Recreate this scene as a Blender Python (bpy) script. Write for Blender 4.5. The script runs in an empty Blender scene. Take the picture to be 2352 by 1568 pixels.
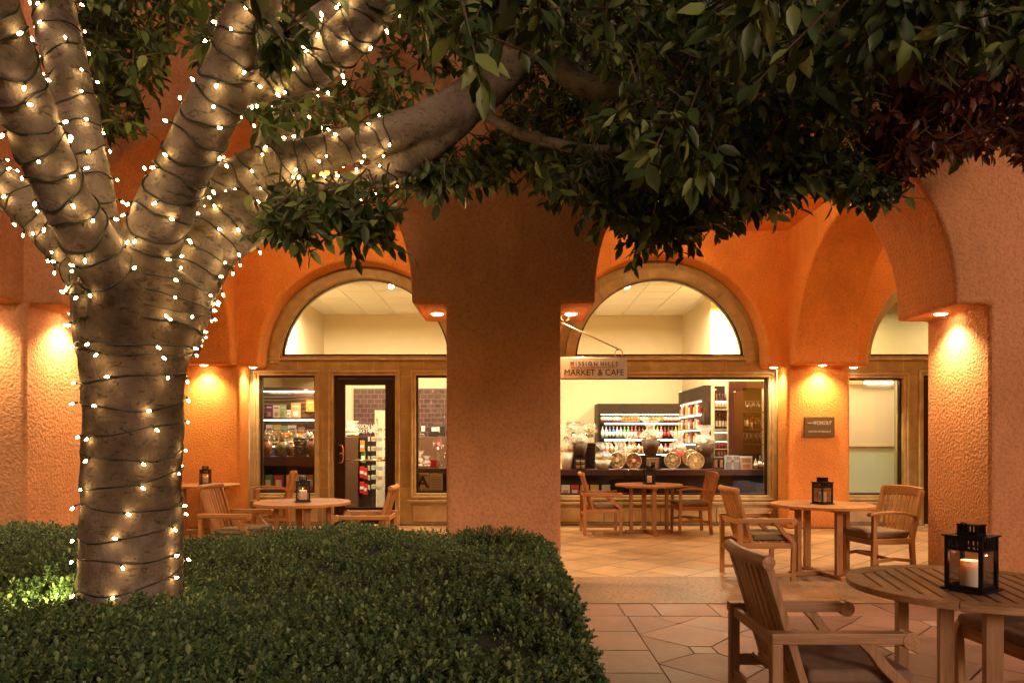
import bpy, bmesh, math, random
import numpy as np
from mathutils import Vector, Matrix, geometry
random.seed(7); RNG = np.random.default_rng(11)
sc = bpy.context.scene; COL = sc.collection
R = math.radians; PI = math.pi
# ------------------------------------------------------------------ camera
FPX, CX, HY, CZ = 1650.0, 1176.0, 1013.0, 1.40
cd = bpy.data.cameras.new("camera"); cam = bpy.data.objects.new("camera", cd); COL.objects.link(cam)
cam.location = (0, 0, CZ); cam.rotation_euler = (R(90), 0, 0)
cd.sensor_width = 36; cd.lens = FPX/2352*36; cd.shift_y = (HY-784)/2352; cd.clip_start = .05; cd.clip_end = 300
sc.camera = cam
# ------------------------------------------------------------------ dusk sky, soft last sun, exposure
w = bpy.data.worlds.new("World"); sc.world = w; w.use_nodes = True
nt = w.node_tree; bg = nt.nodes["Background"]
sky = nt.nodes.new("ShaderNodeTexSky"); sky.sky_type = 'NISHITA'; sky.sun_disc = False
SUN_EL, SUN_ROT = R(17), R(156)
sky.sun_elevation = R(3); sky.sun_rotation = SUN_ROT; sky.air_density = 1.4; sky.dust_density = 2.5
nt.links.new(sky.outputs[0], bg.inputs[0]); bg.inputs[1].default_value = 0.070
sd = bpy.data.lights.new("dusk_sun", 'SUN'); sd.energy = 0.95; sd.angle = R(14); sd.color = (1.0, .68, .56)
so = bpy.data.objects.new("dusk_sun", sd); COL.objects.link(so)
so.rotation_euler = (R(90)-SUN_EL, 0, R(24))
vs = sc.view_settings; vs.view_transform = 'Standard'; vs.look = 'None'; vs.exposure = 0.6; vs.gamma = 1
sc.render.engine = 'CYCLES'; cy = sc.cycles
cy.use_denoising = True; cy.denoiser = 'OPENIMAGEDENOISE'; cy.max_bounces = 8; cy.diffuse_bounces = 5
cy.transparent_max_bounces = 24; cy.transmission_bounces = 6; cy.glossy_bounces = 4
cy.sample_clamp_indirect = 6; cy.use_light_tree = True; cy.use_adaptive_sampling = True; cy.adaptive_threshold = 0.012
cy.caustics_reflective = False; cy.caustics_refractive = False

def W(px, py, Y):            # pixel of the 2352-wide picture at depth Y -> world point
    return Vector(((px-CX)/FPX*Y, Y, CZ+(HY-py)/FPX*Y))
# ------------------------------------------------------------------ materials
def mat(name, col, rough=.6, metal=0, emit=None, estr=0, bump=None, var=0, vscale=3, spec=.5, coords='Object', samp=True, trans=0, sss=0):
    m = bpy.data.materials.new(name); m.use_nodes = True; n = m.node_tree.nodes; l = m.node_tree.links
    p = n["Principled BSDF"]; p.inputs['Base Color'].default_value = (*col, 1); p.inputs['Roughness'].default_value = rough
    p.inputs['Metallic'].default_value = metal; p.inputs['Specular IOR Level'].default_value = spec
    if sss: p.inputs['Subsurface Weight'].default_value = sss; p.inputs['Subsurface Scale'].default_value = .03; p.inputs['Subsurface Radius'].default_value = (1, .5, .25)
    if emit: p.inputs['Emission Color'].default_value = (*emit, 1); p.inputs['Emission Strength'].default_value = estr
    tc = n.new("ShaderNodeTexCoord")
    if var:
        nz = n.new("ShaderNodeTexNoise"); nz.inputs['Scale'].default_value = vscale; nz.inputs['Detail'].default_value = 5
        l.new(tc.outputs[coords], nz.inputs['Vector'])
        mr = n.new("ShaderNodeMapRange"); mr.inputs[1].default_value = .3; mr.inputs[2].default_value = .7
        mr.inputs[3].default_value = 1-var; mr.inputs[4].default_value = 1+var; l.new(nz.outputs[0], mr.inputs[0])
        vm = n.new("ShaderNodeVectorMath"); vm.operation = 'SCALE'; vm.inputs[0].default_value = col
        l.new(mr.outputs[0], vm.inputs['Scale']); l.new(vm.outputs[0], p.inputs['Base Color'])
    if bump:
        sc_, st, dist = bump
        nb = n.new("ShaderNodeTexNoise"); nb.inputs['Scale'].default_value = sc_; nb.inputs['Detail'].default_value = 3
        l.new(tc.outputs[coords], nb.inputs['Vector'])
        b = n.new("ShaderNodeBump"); b.inputs['Strength'].default_value = st; b.inputs['Distance'].default_value = dist
        l.new(nb.outputs[0], b.inputs['Height']); l.new(b.outputs[0], p.inputs['Normal'])
    if not samp: m.cycles.emission_sampling = 'NONE'
    return m

def N(m): return m.node_tree.nodes, m.node_tree.links, m.node_tree.nodes["Principled BSDF"]

def stucco_mat(name, col):
    m = mat(name, col, .88, spec=.25); n, l, p = N(m); tc = n.new("ShaderNodeTexCoord")
    n1 = n.new("ShaderNodeTexNoise"); n1.inputs['Scale'].default_value = 36; n1.inputs['Detail'].default_value = 2.5; n1.inputs['Roughness'].default_value = .55
    n1.inputs['Distortion'].default_value = .25
    n2 = n.new("ShaderNodeTexNoise"); n2.inputs['Scale'].default_value = 1.3; n2.inputs['Detail'].default_value = 4
    for q in (n1, n2): l.new(tc.outputs['Object'], q.inputs['Vector'])
    b = n.new("ShaderNodeBump"); b.inputs['Strength'].default_value = .95; b.inputs['Distance'].default_value = .013
    l.new(n1.outputs[0], b.inputs['Height']); l.new(b.outputs[0], p.inputs['Normal'])
    mr = n.new("ShaderNodeMapRange"); mr.inputs[1].default_value = .3; mr.inputs[2].default_value = .7; mr.inputs[3].default_value = .9; mr.inputs[4].default_value = 1.08
    l.new(n2.outputs[0], mr.inputs[0])
    m2 = n.new("ShaderNodeMapRange"); m2.inputs[1].default_value = .3; m2.inputs[2].default_value = .55; m2.inputs[3].default_value = .8; m2.inputs[4].default_value = 1.03
    l.new(n1.outputs[0], m2.inputs[0])
    mm = n.new("ShaderNodeMath"); mm.operation = 'MULTIPLY'; l.new(mr.outputs[0], mm.inputs[0]); l.new(m2.outputs[0], mm.inputs[1])
    n5 = n.new("ShaderNodeTexNoise"); n5.inputs['Scale'].default_value = .7; n5.inputs['Detail'].default_value = 8; n5.inputs['Roughness'].default_value = .7; n5.inputs['Distortion'].default_value = .6
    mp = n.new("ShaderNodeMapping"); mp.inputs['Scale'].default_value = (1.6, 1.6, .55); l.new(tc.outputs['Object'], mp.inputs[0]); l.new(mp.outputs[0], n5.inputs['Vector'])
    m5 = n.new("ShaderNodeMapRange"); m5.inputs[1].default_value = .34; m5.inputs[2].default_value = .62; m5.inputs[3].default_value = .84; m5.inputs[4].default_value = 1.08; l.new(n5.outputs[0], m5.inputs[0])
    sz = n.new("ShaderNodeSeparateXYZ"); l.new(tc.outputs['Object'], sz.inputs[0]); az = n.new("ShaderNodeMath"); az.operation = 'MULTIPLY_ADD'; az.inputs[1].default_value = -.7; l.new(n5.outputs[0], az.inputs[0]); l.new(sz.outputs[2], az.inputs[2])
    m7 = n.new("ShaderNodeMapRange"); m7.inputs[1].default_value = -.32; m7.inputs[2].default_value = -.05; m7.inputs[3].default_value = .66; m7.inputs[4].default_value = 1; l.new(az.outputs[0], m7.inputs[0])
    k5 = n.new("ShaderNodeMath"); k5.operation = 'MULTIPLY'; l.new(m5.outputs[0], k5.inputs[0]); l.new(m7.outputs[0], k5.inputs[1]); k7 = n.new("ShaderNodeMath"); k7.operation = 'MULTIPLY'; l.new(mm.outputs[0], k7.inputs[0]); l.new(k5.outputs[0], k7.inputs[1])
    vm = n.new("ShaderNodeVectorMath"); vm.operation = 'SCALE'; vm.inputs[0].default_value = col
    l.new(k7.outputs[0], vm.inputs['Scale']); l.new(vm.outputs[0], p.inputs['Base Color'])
    return m

def stone_mat(name, col, bw=.42, bh=.62, plane='XZ'):
    m = mat(name, col, .7, spec=.3); n, l, p = N(m); tc = n.new("ShaderNodeTexCoord")
    sep = n.new("ShaderNodeSeparateXYZ"); cb = n.new("ShaderNodeCombineXYZ"); l.new(tc.outputs['Object'], sep.inputs[0])
    l.new(sep.outputs[0], cb.inputs[0]); l.new(sep.outputs[2 if plane == 'XZ' else 1], cb.inputs[1])
    br = n.new("ShaderNodeTexBrick"); br.offset = 0.5; l.new(cb.outputs[0], br.inputs['Vector'])
    br.inputs['Scale'].default_value = 1; br.inputs['Brick Width'].default_value = bw; br.inputs['Row Height'].default_value = bh
    br.inputs['Mortar Size'].default_value = .004; br.inputs['Mortar Smooth'].default_value = .3
    br.inputs['Color1'].default_value = (*[c*.9 for c in col], 1); br.inputs['Color2'].default_value = (*[c*1.1 for c in col], 1)
    br.inputs['Mortar'].default_value = (*[min(1, c*1.45) for c in col], 1)
    nz = n.new("ShaderNodeTexNoise"); nz.inputs['Scale'].default_value = 5; nz.inputs['Detail'].default_value = 8; nz.inputs['Roughness'].default_value = .65
    l.new(tc.outputs['Object'], nz.inputs['Vector'])
    mr = n.new("ShaderNodeMapRange"); mr.inputs[1].default_value = .3; mr.inputs[2].default_value = .7; mr.inputs[3].default_value = .72; mr.inputs[4].default_value = 1.18
    l.new(nz.outputs[0], mr.inputs[0])
    vm = n.new("ShaderNodeVectorMath"); vm.operation = 'SCALE'; l.new(br.outputs[0], vm.inputs[0]); l.new(mr.outputs[0], vm.inputs['Scale'])
    l.new(vm.outputs[0], p.inputs['Base Color'])
    b = n.new("ShaderNodeBump"); b.inputs['Strength'].default_value = .35; b.inputs['Distance'].default_value = .004
    l.new(nz.outputs[0], b.inputs['Height']); l.new(b.outputs[0], p.inputs['Normal'])
    return m

def wood_mat(name, c1, c2, axis, rough=.55):
    m = mat(name, c1, rough, spec=.35); n, l, p = N(m); tc = n.new("ShaderNodeTexCoord"); mp = n.new("ShaderNodeMapping")
    s = [26, 26, 26]; s[axis] = 1.6; mp.inputs['Scale'].default_value = s
    l.new(tc.outputs['Object'], mp.inputs[0]); nz = n.new("ShaderNodeTexNoise"); nz.inputs['Scale'].default_value = 2.2
    nz.inputs['Detail'].default_value = 7; nz.inputs['Roughness'].default_value = .65; nz.inputs['Distortion'].default_value = .5
    l.new(mp.outputs[0], nz.inputs['Vector']); r = n.new("ShaderNodeValToRGB")
    r.color_ramp.elements[0].position = .3; r.color_ramp.elements[0].color = (*c2, 1)
    r.color_ramp.elements[1].position = .68; r.color_ramp.elements[1].color = (*c1, 1)
    l.new(nz.outputs[0], r.inputs[0])
    isl = n.new("ShaderNodeNewGeometry"); mr = n.new("ShaderNodeMapRange"); mr.inputs[3].default_value = .8; mr.inputs[4].default_value = 1.15
    l.new(isl.outputs['Random Per Island'], mr.inputs[0])
    vm = n.new("ShaderNodeVectorMath"); vm.operation = 'SCALE'; l.new(r.outputs[0], vm.inputs[0]); l.new(mr.outputs[0], vm.inputs['Scale'])
    l.new(vm.outputs[0], p.inputs['Base Color'])
    b = n.new("ShaderNodeBump"); b.inputs['Strength'].default_value = .25; b.inputs['Distance'].default_value = .002
    l.new(nz.outputs[0], b.inputs['Height']); l.new(b.outputs[0], p.inputs['Normal'])
    return m

def leaf_mat(name, c1, c2, c3, rough=.42, transl=.18):
    m = bpy.data.materials.new(name); m.use_nodes = True; n = m.node_tree.nodes; l = m.node_tree.links; p = n["Principled BSDF"]
    g = n.new("ShaderNodeNewGeometry"); r = n.new("ShaderNodeValToRGB")
    r.color_ramp.elements[0].color = (*c1, 1); r.color_ramp.elements[1].color = (*c3, 1); e = r.color_ramp.elements.new(.7); e.color = (*c2, 1)
    l.new(g.outputs['Random Per Island'], r.inputs[0]); l.new(r.outputs[0], p.inputs['Base Color'])
    p.inputs['Roughness'].default_value = rough; p.inputs['Specular IOR Level'].default_value = .4
    t = n.new("ShaderNodeBsdfTranslucent"); l.new(r.outputs[0], t.inputs[0]); mx = n.new("ShaderNodeMixShader"); mx.inputs[0].default_value = transl
    l.new(p.outputs[0], mx.inputs[1]); l.new(t.outputs[0], mx.inputs[2]); l.new(mx.outputs[0], n["Material Output"].inputs[0])
    return m

def glass_mat(name, tint=(.95, .97, .95), refl=1.0, rough=0.0):
    m = bpy.data.materials.new(name); m.use_nodes = True; n = m.node_tree.nodes; l = m.node_tree.links; n.remove(n["Principled BSDF"])
    t = n.new("ShaderNodeBsdfTransparent"); t.inputs[0].default_value = (*tint, 1)
    g = n.new("ShaderNodeBsdfGlossy"); g.inputs['Roughness'].default_value = rough
    lw = n.new("ShaderNodeFresnel"); lw.inputs[0].default_value = 1.5; ml = n.new("ShaderNodeMath"); ml.operation = 'MULTIPLY'; ml.inputs[1].default_value = refl
    l.new(lw.outputs[0], ml.inputs[0]); mx = n.new("ShaderNodeMixShader"); l.new(ml.outputs[0], mx.inputs[0])
    l.new(t.outputs[0], mx.inputs[1]); l.new(g.outputs[0], mx.inputs[2]); l.new(mx.outputs[0], n["Material Output"].inputs[0])
    return m

def cello_mat(name, a=.3):       # crinkled cellophane
    m = bpy.data.materials.new(name); m.use_nodes = True; n = m.node_tree.nodes; l = m.node_tree.links; p = n["Principled BSDF"]
    p.inputs['Base Color'].default_value = (1, .97, .9, 1); p.inputs['Roughness'].default_value = .12; p.inputs['Specular IOR Level'].default_value = 1; p.inputs['Alpha'].default_value = a
    tc = n.new("ShaderNodeTexCoord"); v = n.new("ShaderNodeTexVoronoi"); v.inputs['Scale'].default_value = 34; l.new(tc.outputs['Object'], v.inputs['Vector'])
    b = n.new("ShaderNodeBump"); b.inputs['Strength'].default_value = 1; b.inputs['Distance'].default_value = .02
    l.new(v.outputs[0], b.inputs['Height']); l.new(b.outputs[0], p.inputs['Normal'])
    return m

def floor_mat(name, kind):
    base = {'tile': (.46, .29, .14), 'flag': (.34, .175, .12), 'inset': (.66, .50, .30), 'slab': (.29, .165, .09)}[kind]
    m = mat(name, base, .45, spec=.4); n, l, p = N(m); tc = n.new("ShaderNodeTexCoord")
    nz = n.new("ShaderNodeTexNoise"); nz.inputs['Scale'].default_value = 2.2; nz.inputs['Detail'].default_value = 9; nz.inputs['Roughness'].default_value = .68
    l.new(tc.outputs['Object'], nz.inputs['Vector'])
    nf = n.new("ShaderNodeTexNoise"); nf.inputs['Scale'].default_value = 22; nf.inputs['Detail'].default_value = 6; nf.inputs['Roughness'].default_value = .7
    mpf = n.new("ShaderNodeMapping"); mpf.inputs['Scale'].default_value = (1, 2.4, 1); l.new(tc.outputs['Object'], mpf.inputs[0]); l.new(mpf.outputs[0], nf.inputs['Vector'])
    mr = n.new("ShaderNodeMapRange"); mr.inputs[1].default_value = .3; mr.inputs[2].default_value = .7; mr.inputs[3].default_value = .7 if kind != 'slab' else .45; mr.inputs[4].default_value = 1.22 if kind != 'slab' else 1.4
    l.new(nz.outputs[0], mr.inputs[0])
    hgt = nf.outputs[0]; colout = None
    if kind == 'tile':
        mp = n.new("ShaderNodeMapping"); mp.inputs['Rotation'].default_value = (0, 0, R(45)); l.new(tc.outputs['Object'], mp.inputs[0])
        br = n.new("ShaderNodeTexBrick"); br.offset = 0; br.inputs['Scale'].default_value = 1; br.inputs['Brick Width'].default_value = .5; br.inputs['Row Height'].default_value = .5
        br.inputs['Mortar Size'].default_value = .009; br.inputs['Mortar Smooth'].default_value = .1; br.inputs['Bias'].default_value = 0
        br.inputs['Color1'].default_value = (*[c*.88 for c in base], 1); br.inputs['Color2'].default_value = (*[c*1.14 for c in base], 1)
        br.inputs['Mortar'].default_value = (.13, .075, .045, 1); l.new(mp.outputs[0], br.inputs['Vector']); colout = br.outputs[0]
        fac = br.outputs['Fac']
    elif kind in ('flag', 'inset'):
        gi = n.new("ShaderNodeNewGeometry"); ml = n.new("ShaderNodeMix"); ml.data_type = 'RGBA'; ml.inputs['A'].default_value = (*[c*q for c, q in zip(base, (.62, .55, .60))], 1); ml.inputs['B'].default_value = (*[c*1.22 for c in base], 1)
        l.new(gi.outputs['Random Per Island'], ml.inputs['Factor']); colout = ml.outputs['Result']; fac = None
    if colout is None:
        rgb = n.new("ShaderNodeRGB"); rgb.outputs[0].default_value = (*base, 1); colout = rgb.outputs[0]; fac = None; nf.inputs['Scale'].default_value = 9; pit = True
    if kind == 'slab':
        n6 = n.new("ShaderNodeTexNoise"); n6.inputs['Scale'].default_value = 30; n6.inputs['Detail'].default_value = 5; l.new(mpf.outputs[0], n6.inputs['Vector'])
        m6 = n.new("ShaderNodeMapRange"); m6.inputs[1].default_value = .33; m6.inputs[2].default_value = .46; m6.inputs[3].default_value = .45; m6.inputs[4].default_value = 1
        l.new(n6.outputs[0], m6.inputs[0]); k6 = n.new("ShaderNodeMath"); k6.operation = 'MULTIPLY'; l.new(mr.outputs[0], k6.inputs[0]); l.new(m6.outputs[0], k6.inputs[1]); mr = k6; hgt = m6.outputs[0]
    else:
        n6 = n.new("ShaderNodeTexNoise"); n6.inputs['Scale'].default_value = .9; n6.inputs['Detail'].default_value = 7; n6.inputs['Roughness'].default_value = .7; l.new(tc.outputs['Object'], n6.inputs['Vector'])
        m6 = n.new("ShaderNodeMapRange"); m6.inputs[1].default_value = .36; m6.inputs[2].default_value = .56; m6.inputs[3].default_value = .72; m6.inputs[4].default_value = 1.05
        l.new(n6.outputs[0], m6.inputs[0]); k6 = n.new("ShaderNodeMath"); k6.operation = 'MULTIPLY'; l.new(mr.outputs[0], k6.inputs[0]); l.new(m6.outputs[0], k6.inputs[1]); mr = k6
    vm = n.new("ShaderNodeVectorMath"); vm.operation = 'SCALE'; l.new(colout, vm.inputs[0]); l.new(mr.outputs[0], vm.inputs['Scale']); l.new(vm.outputs[0], p.inputs['Base Color'])
    b = n.new("ShaderNodeBump"); b.inputs['Strength'].default_value = .5 if kind != 'slab' else .9; b.inputs['Distance'].default_value = .008
    if fac is not None:
        sb = n.new("ShaderNodeMath"); sb.operation = 'MULTIPLY_ADD'; sb.inputs[1].default_value = -.9; l.new(fac, sb.inputs[0]); l.new(nf.outputs[0], sb.inputs[2]); hgt = sb.outputs[0]
    l.new(hgt, b.inputs['Height']); l.new(b.outputs[0], p.inputs['Normal'])
    r2 = n.new("ShaderNodeMapRange"); r2.inputs[1].default_value = .3; r2.inputs[2].default_value = .7; r2.inputs[3].default_value = .3; r2.inputs[4].default_value = .62
    l.new(nz.outputs[0], r2.inputs[0]); l.new(r2.outputs[0], p.inputs['Roughness'])
    return m

M = {}
M['stucco'] = stucco_mat('orange_stucco', (.64, .295, .125))
M['stucco2'] = stucco_mat('warm_lit_orange_stucco', (.73, .295, .068))  # same stucco as the front; warmer arcade light put into its colour
M['stone'] = stone_mat('cast_stone', (.40, .30, .135))
M['stonetrim'] = mat('cast_stone_trim', (.44, .335, .155), .65, var=.2, vscale=6, bump=(40, .3, .003))
M['teak'] = [wood_mat('teak_grain_%d' % a, (.47, .22, .062), (.28, .12, .034), a) for a in range(3)]
M['oldteak'] = [wood_mat('weathered_teak_grain_%d' % a, (.50, .29, .14), (.27, .145, .065), a, .42) for a in range(3)]
M['black'] = mat('black_metal', (.012, .012, .012), .45, .6)
M['bronze'] = mat('dark_bronze', (.035, .018, .010), .38, .5)
M['brass'] = mat('copper_handle', (.75, .40, .22), .22, 1)
M['steel'] = mat('steel', (.6, .58, .55), .25, 1)
M['glass'] = glass_mat('window_glass', (.97, .97, .95), .75)
M['thinglass'] = glass_mat('thin_glass', (.97, .97, .96), .7, .05)
M['cello'] = cello_mat('cellophane', .30)
M['cushion'] = mat('cushion_cloth', (.20, .145, .085), .9, var=.1, vscale=20, bump=(300, .3, .002), spec=.2)
M['cushion2'] = mat('grey_cushion_cloth', (.22, .145, .095), .9, var=.12, vscale=20, bump=(300, .3, .002), spec=.2)
M['wax'] = mat('candle_wax', (.80, .70, .58), .5, sss=.6)
M['cream'] = mat('cream_paint', (.56, .47, .31), .8, var=.03, vscale=1)
M['ochre'] = mat('ochre_paint', (.60, .45, .18), .8)
M['ctile'] = mat('ceiling_tile_white', (.80, .76, .66), .85, bump=(300, .3, .002))
M['darkwood'] = mat('dark_stained_wood', (.014, .008, .006), .55, spec=.25)
M['redwood'] = mat('mahogany', (.05, .011, .009), .35, var=.2, vscale=5)
M['white'] = mat('white_card', (.72, .68, .60), .6)
M['leaf'] = leaf_mat('ficus_leaf', (.024, .042, .012), (.072, .122, .030), (.27, .35, .08))
M['hedge'] = leaf_mat('boxwood_leaf', (.040, .078, .030), (.098, .165, .060), (.25, .33, .11), .5, .2)
M['twig'] = mat('twig_bark', (.11, .08, .05), .8)
M['wire'] = mat('dark_green_wire', (.010, .016, .009), .5)
M['bulb'] = mat('warm_lit_bulb', (1, .9, .7), .3, emit=(1, .62, .25), estr=70)
M['lens'] = mat('downlight_lens', (1, .9, .7), .3, emit=(1, .72, .38), estr=40, samp=False)
M['flame'] = mat('candle_flame', (1, .6, .3), .5, emit=(1, .45, .16), estr=6)
M['tube'] = mat('fluorescent_tube', (1, 1, .95), .4, emit=(1, .9, .72), estr=7)
# tree bark
def bark_mat():
    m = mat('ficus_bark', (.3, .26, .2), .85, spec=.25); n, l, p = N(m); tc = n.new("ShaderNodeTexCoord")
    n1 = n.new("ShaderNodeTexNoise"); n1.inputs['Scale'].default_value = 3.2; n1.inputs['Detail'].default_value = 8; n1.inputs['Roughness'].default_value = .62
    l.new(tc.outputs['Object'], n1.inputs['Vector'])
    r = n.new("ShaderNodeValToRGB"); r.color_ramp.elements[0].position = .34; r.color_ramp.elements[0].color = (.085, .062, .038, 1)
    r.color_ramp.elements[1].position = .64; r.color_ramp.elements[1].color = (.27, .225, .175, 1); e = r.color_ramp.elements.new(.47); e.color = (.165, .132, .09, 1)
    l.new(n1.outputs[0], r.inputs[0])
    mp = n.new("ShaderNodeMapping"); mp.inputs['Scale'].default_value = (1, 1, 2.0); l.new(tc.outputs['Object'], mp.inputs[0])
    n2 = n.new("ShaderNodeTexNoise"); n2.inputs['Scale'].default_value = 19; n2.inputs['Detail'].default_value = 7; n2.inputs['Distortion'].default_value = 1.2; l.new(mp.outputs[0], n2.inputs['Vector'])
    mr = n.new("ShaderNodeMapRange"); mr.inputs[1].default_value = .32; mr.inputs[2].default_value = .44; mr.inputs[3].default_value = .42; mr.inputs[4].default_value = 1
    l.new(n2.outputs[0], mr.inputs[0])
    sp = n.new("ShaderNodeSeparateXYZ"); l.new(tc.outputs['Object'], sp.inputs[0])
    n4 = n.new("ShaderNodeTexNoise"); n4.inputs['Scale'].default_value = 1.7; n4.inputs['Detail'].default_value = 6; mp4 = n.new("ShaderNodeMapping"); mp4.inputs['Scale'].default_value = (2.2, 2.2, .8); l.new(tc.outputs['Object'], mp4.inputs[0]); l.new(mp4.outputs[0], n4.inputs['Vector'])
    ma = n.new("ShaderNodeMath"); ma.operation = 'MULTIPLY_ADD'; ma.inputs[1].default_value = 1.3; l.new(n4.outputs[0], ma.inputs[0]); l.new(sp.outputs[2], ma.inputs[2])
    zr = n.new("ShaderNodeValToRGB"); E = zr.color_ramp.elements; E[0].position = .30; E[0].color = (1.2, 1.16, 1.2, 1); E[1].position = .78; E[1].color = (1, 1, 1, 1)
    for q_, c_ in ((.42, (.66, .60, .52)), (.66, (.54, .47, .38))): e2 = E.new(q_); e2.color = (*c_, 1)
    mz = n.new("ShaderNodeMapRange"); mz.inputs[2].default_value = 4; l.new(ma.outputs[0], mz.inputs[0]); l.new(mz.outputs[0], zr.inputs[0])
    mm_ = n.new("ShaderNodeVectorMath"); mm_.operation = 'MULTIPLY'; l.new(r.outputs[0], mm_.inputs[0]); l.new(zr.outputs[0], mm_.inputs[1])
    vm = n.new("ShaderNodeVectorMath"); vm.operation = 'SCALE'; l.new(mm_.outputs[0], vm.inputs[0]); l.new(mr.outputs[0], vm.inputs['Scale']); l.new(vm.outputs[0], p.inputs['Base Color'])
    n3 = n.new("ShaderNodeTexNoise"); n3.inputs['Scale'].default_value = 60; n3.inputs['Detail'].default_value = 5; mp3 = n.new("ShaderNodeMapping"); mp3.inputs['Scale'].default_value = (1.6, 1.6, .6)
    l.new(tc.outputs['Object'], mp3.inputs[0]); l.new(mp3.outputs[0], n3.inputs['Vector'])
    ad = n.new("ShaderNodeMath"); ad.operation = 'MULTIPLY_ADD'; ad.inputs[1].default_value = 1.2; l.new(n2.outputs[0], ad.inputs[0]); l.new(n3.outputs[0], ad.inputs[2])
    b = n.new("ShaderNodeBump"); b.inputs['Strength'].default_value = .8; b.inputs['Distance'].default_value = .006
    l.new(ad.outputs[0], b.inputs['Height']); l.new(b.outputs[0], p.inputs['Normal'])
    return m
M['bark'] = bark_mat()

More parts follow.
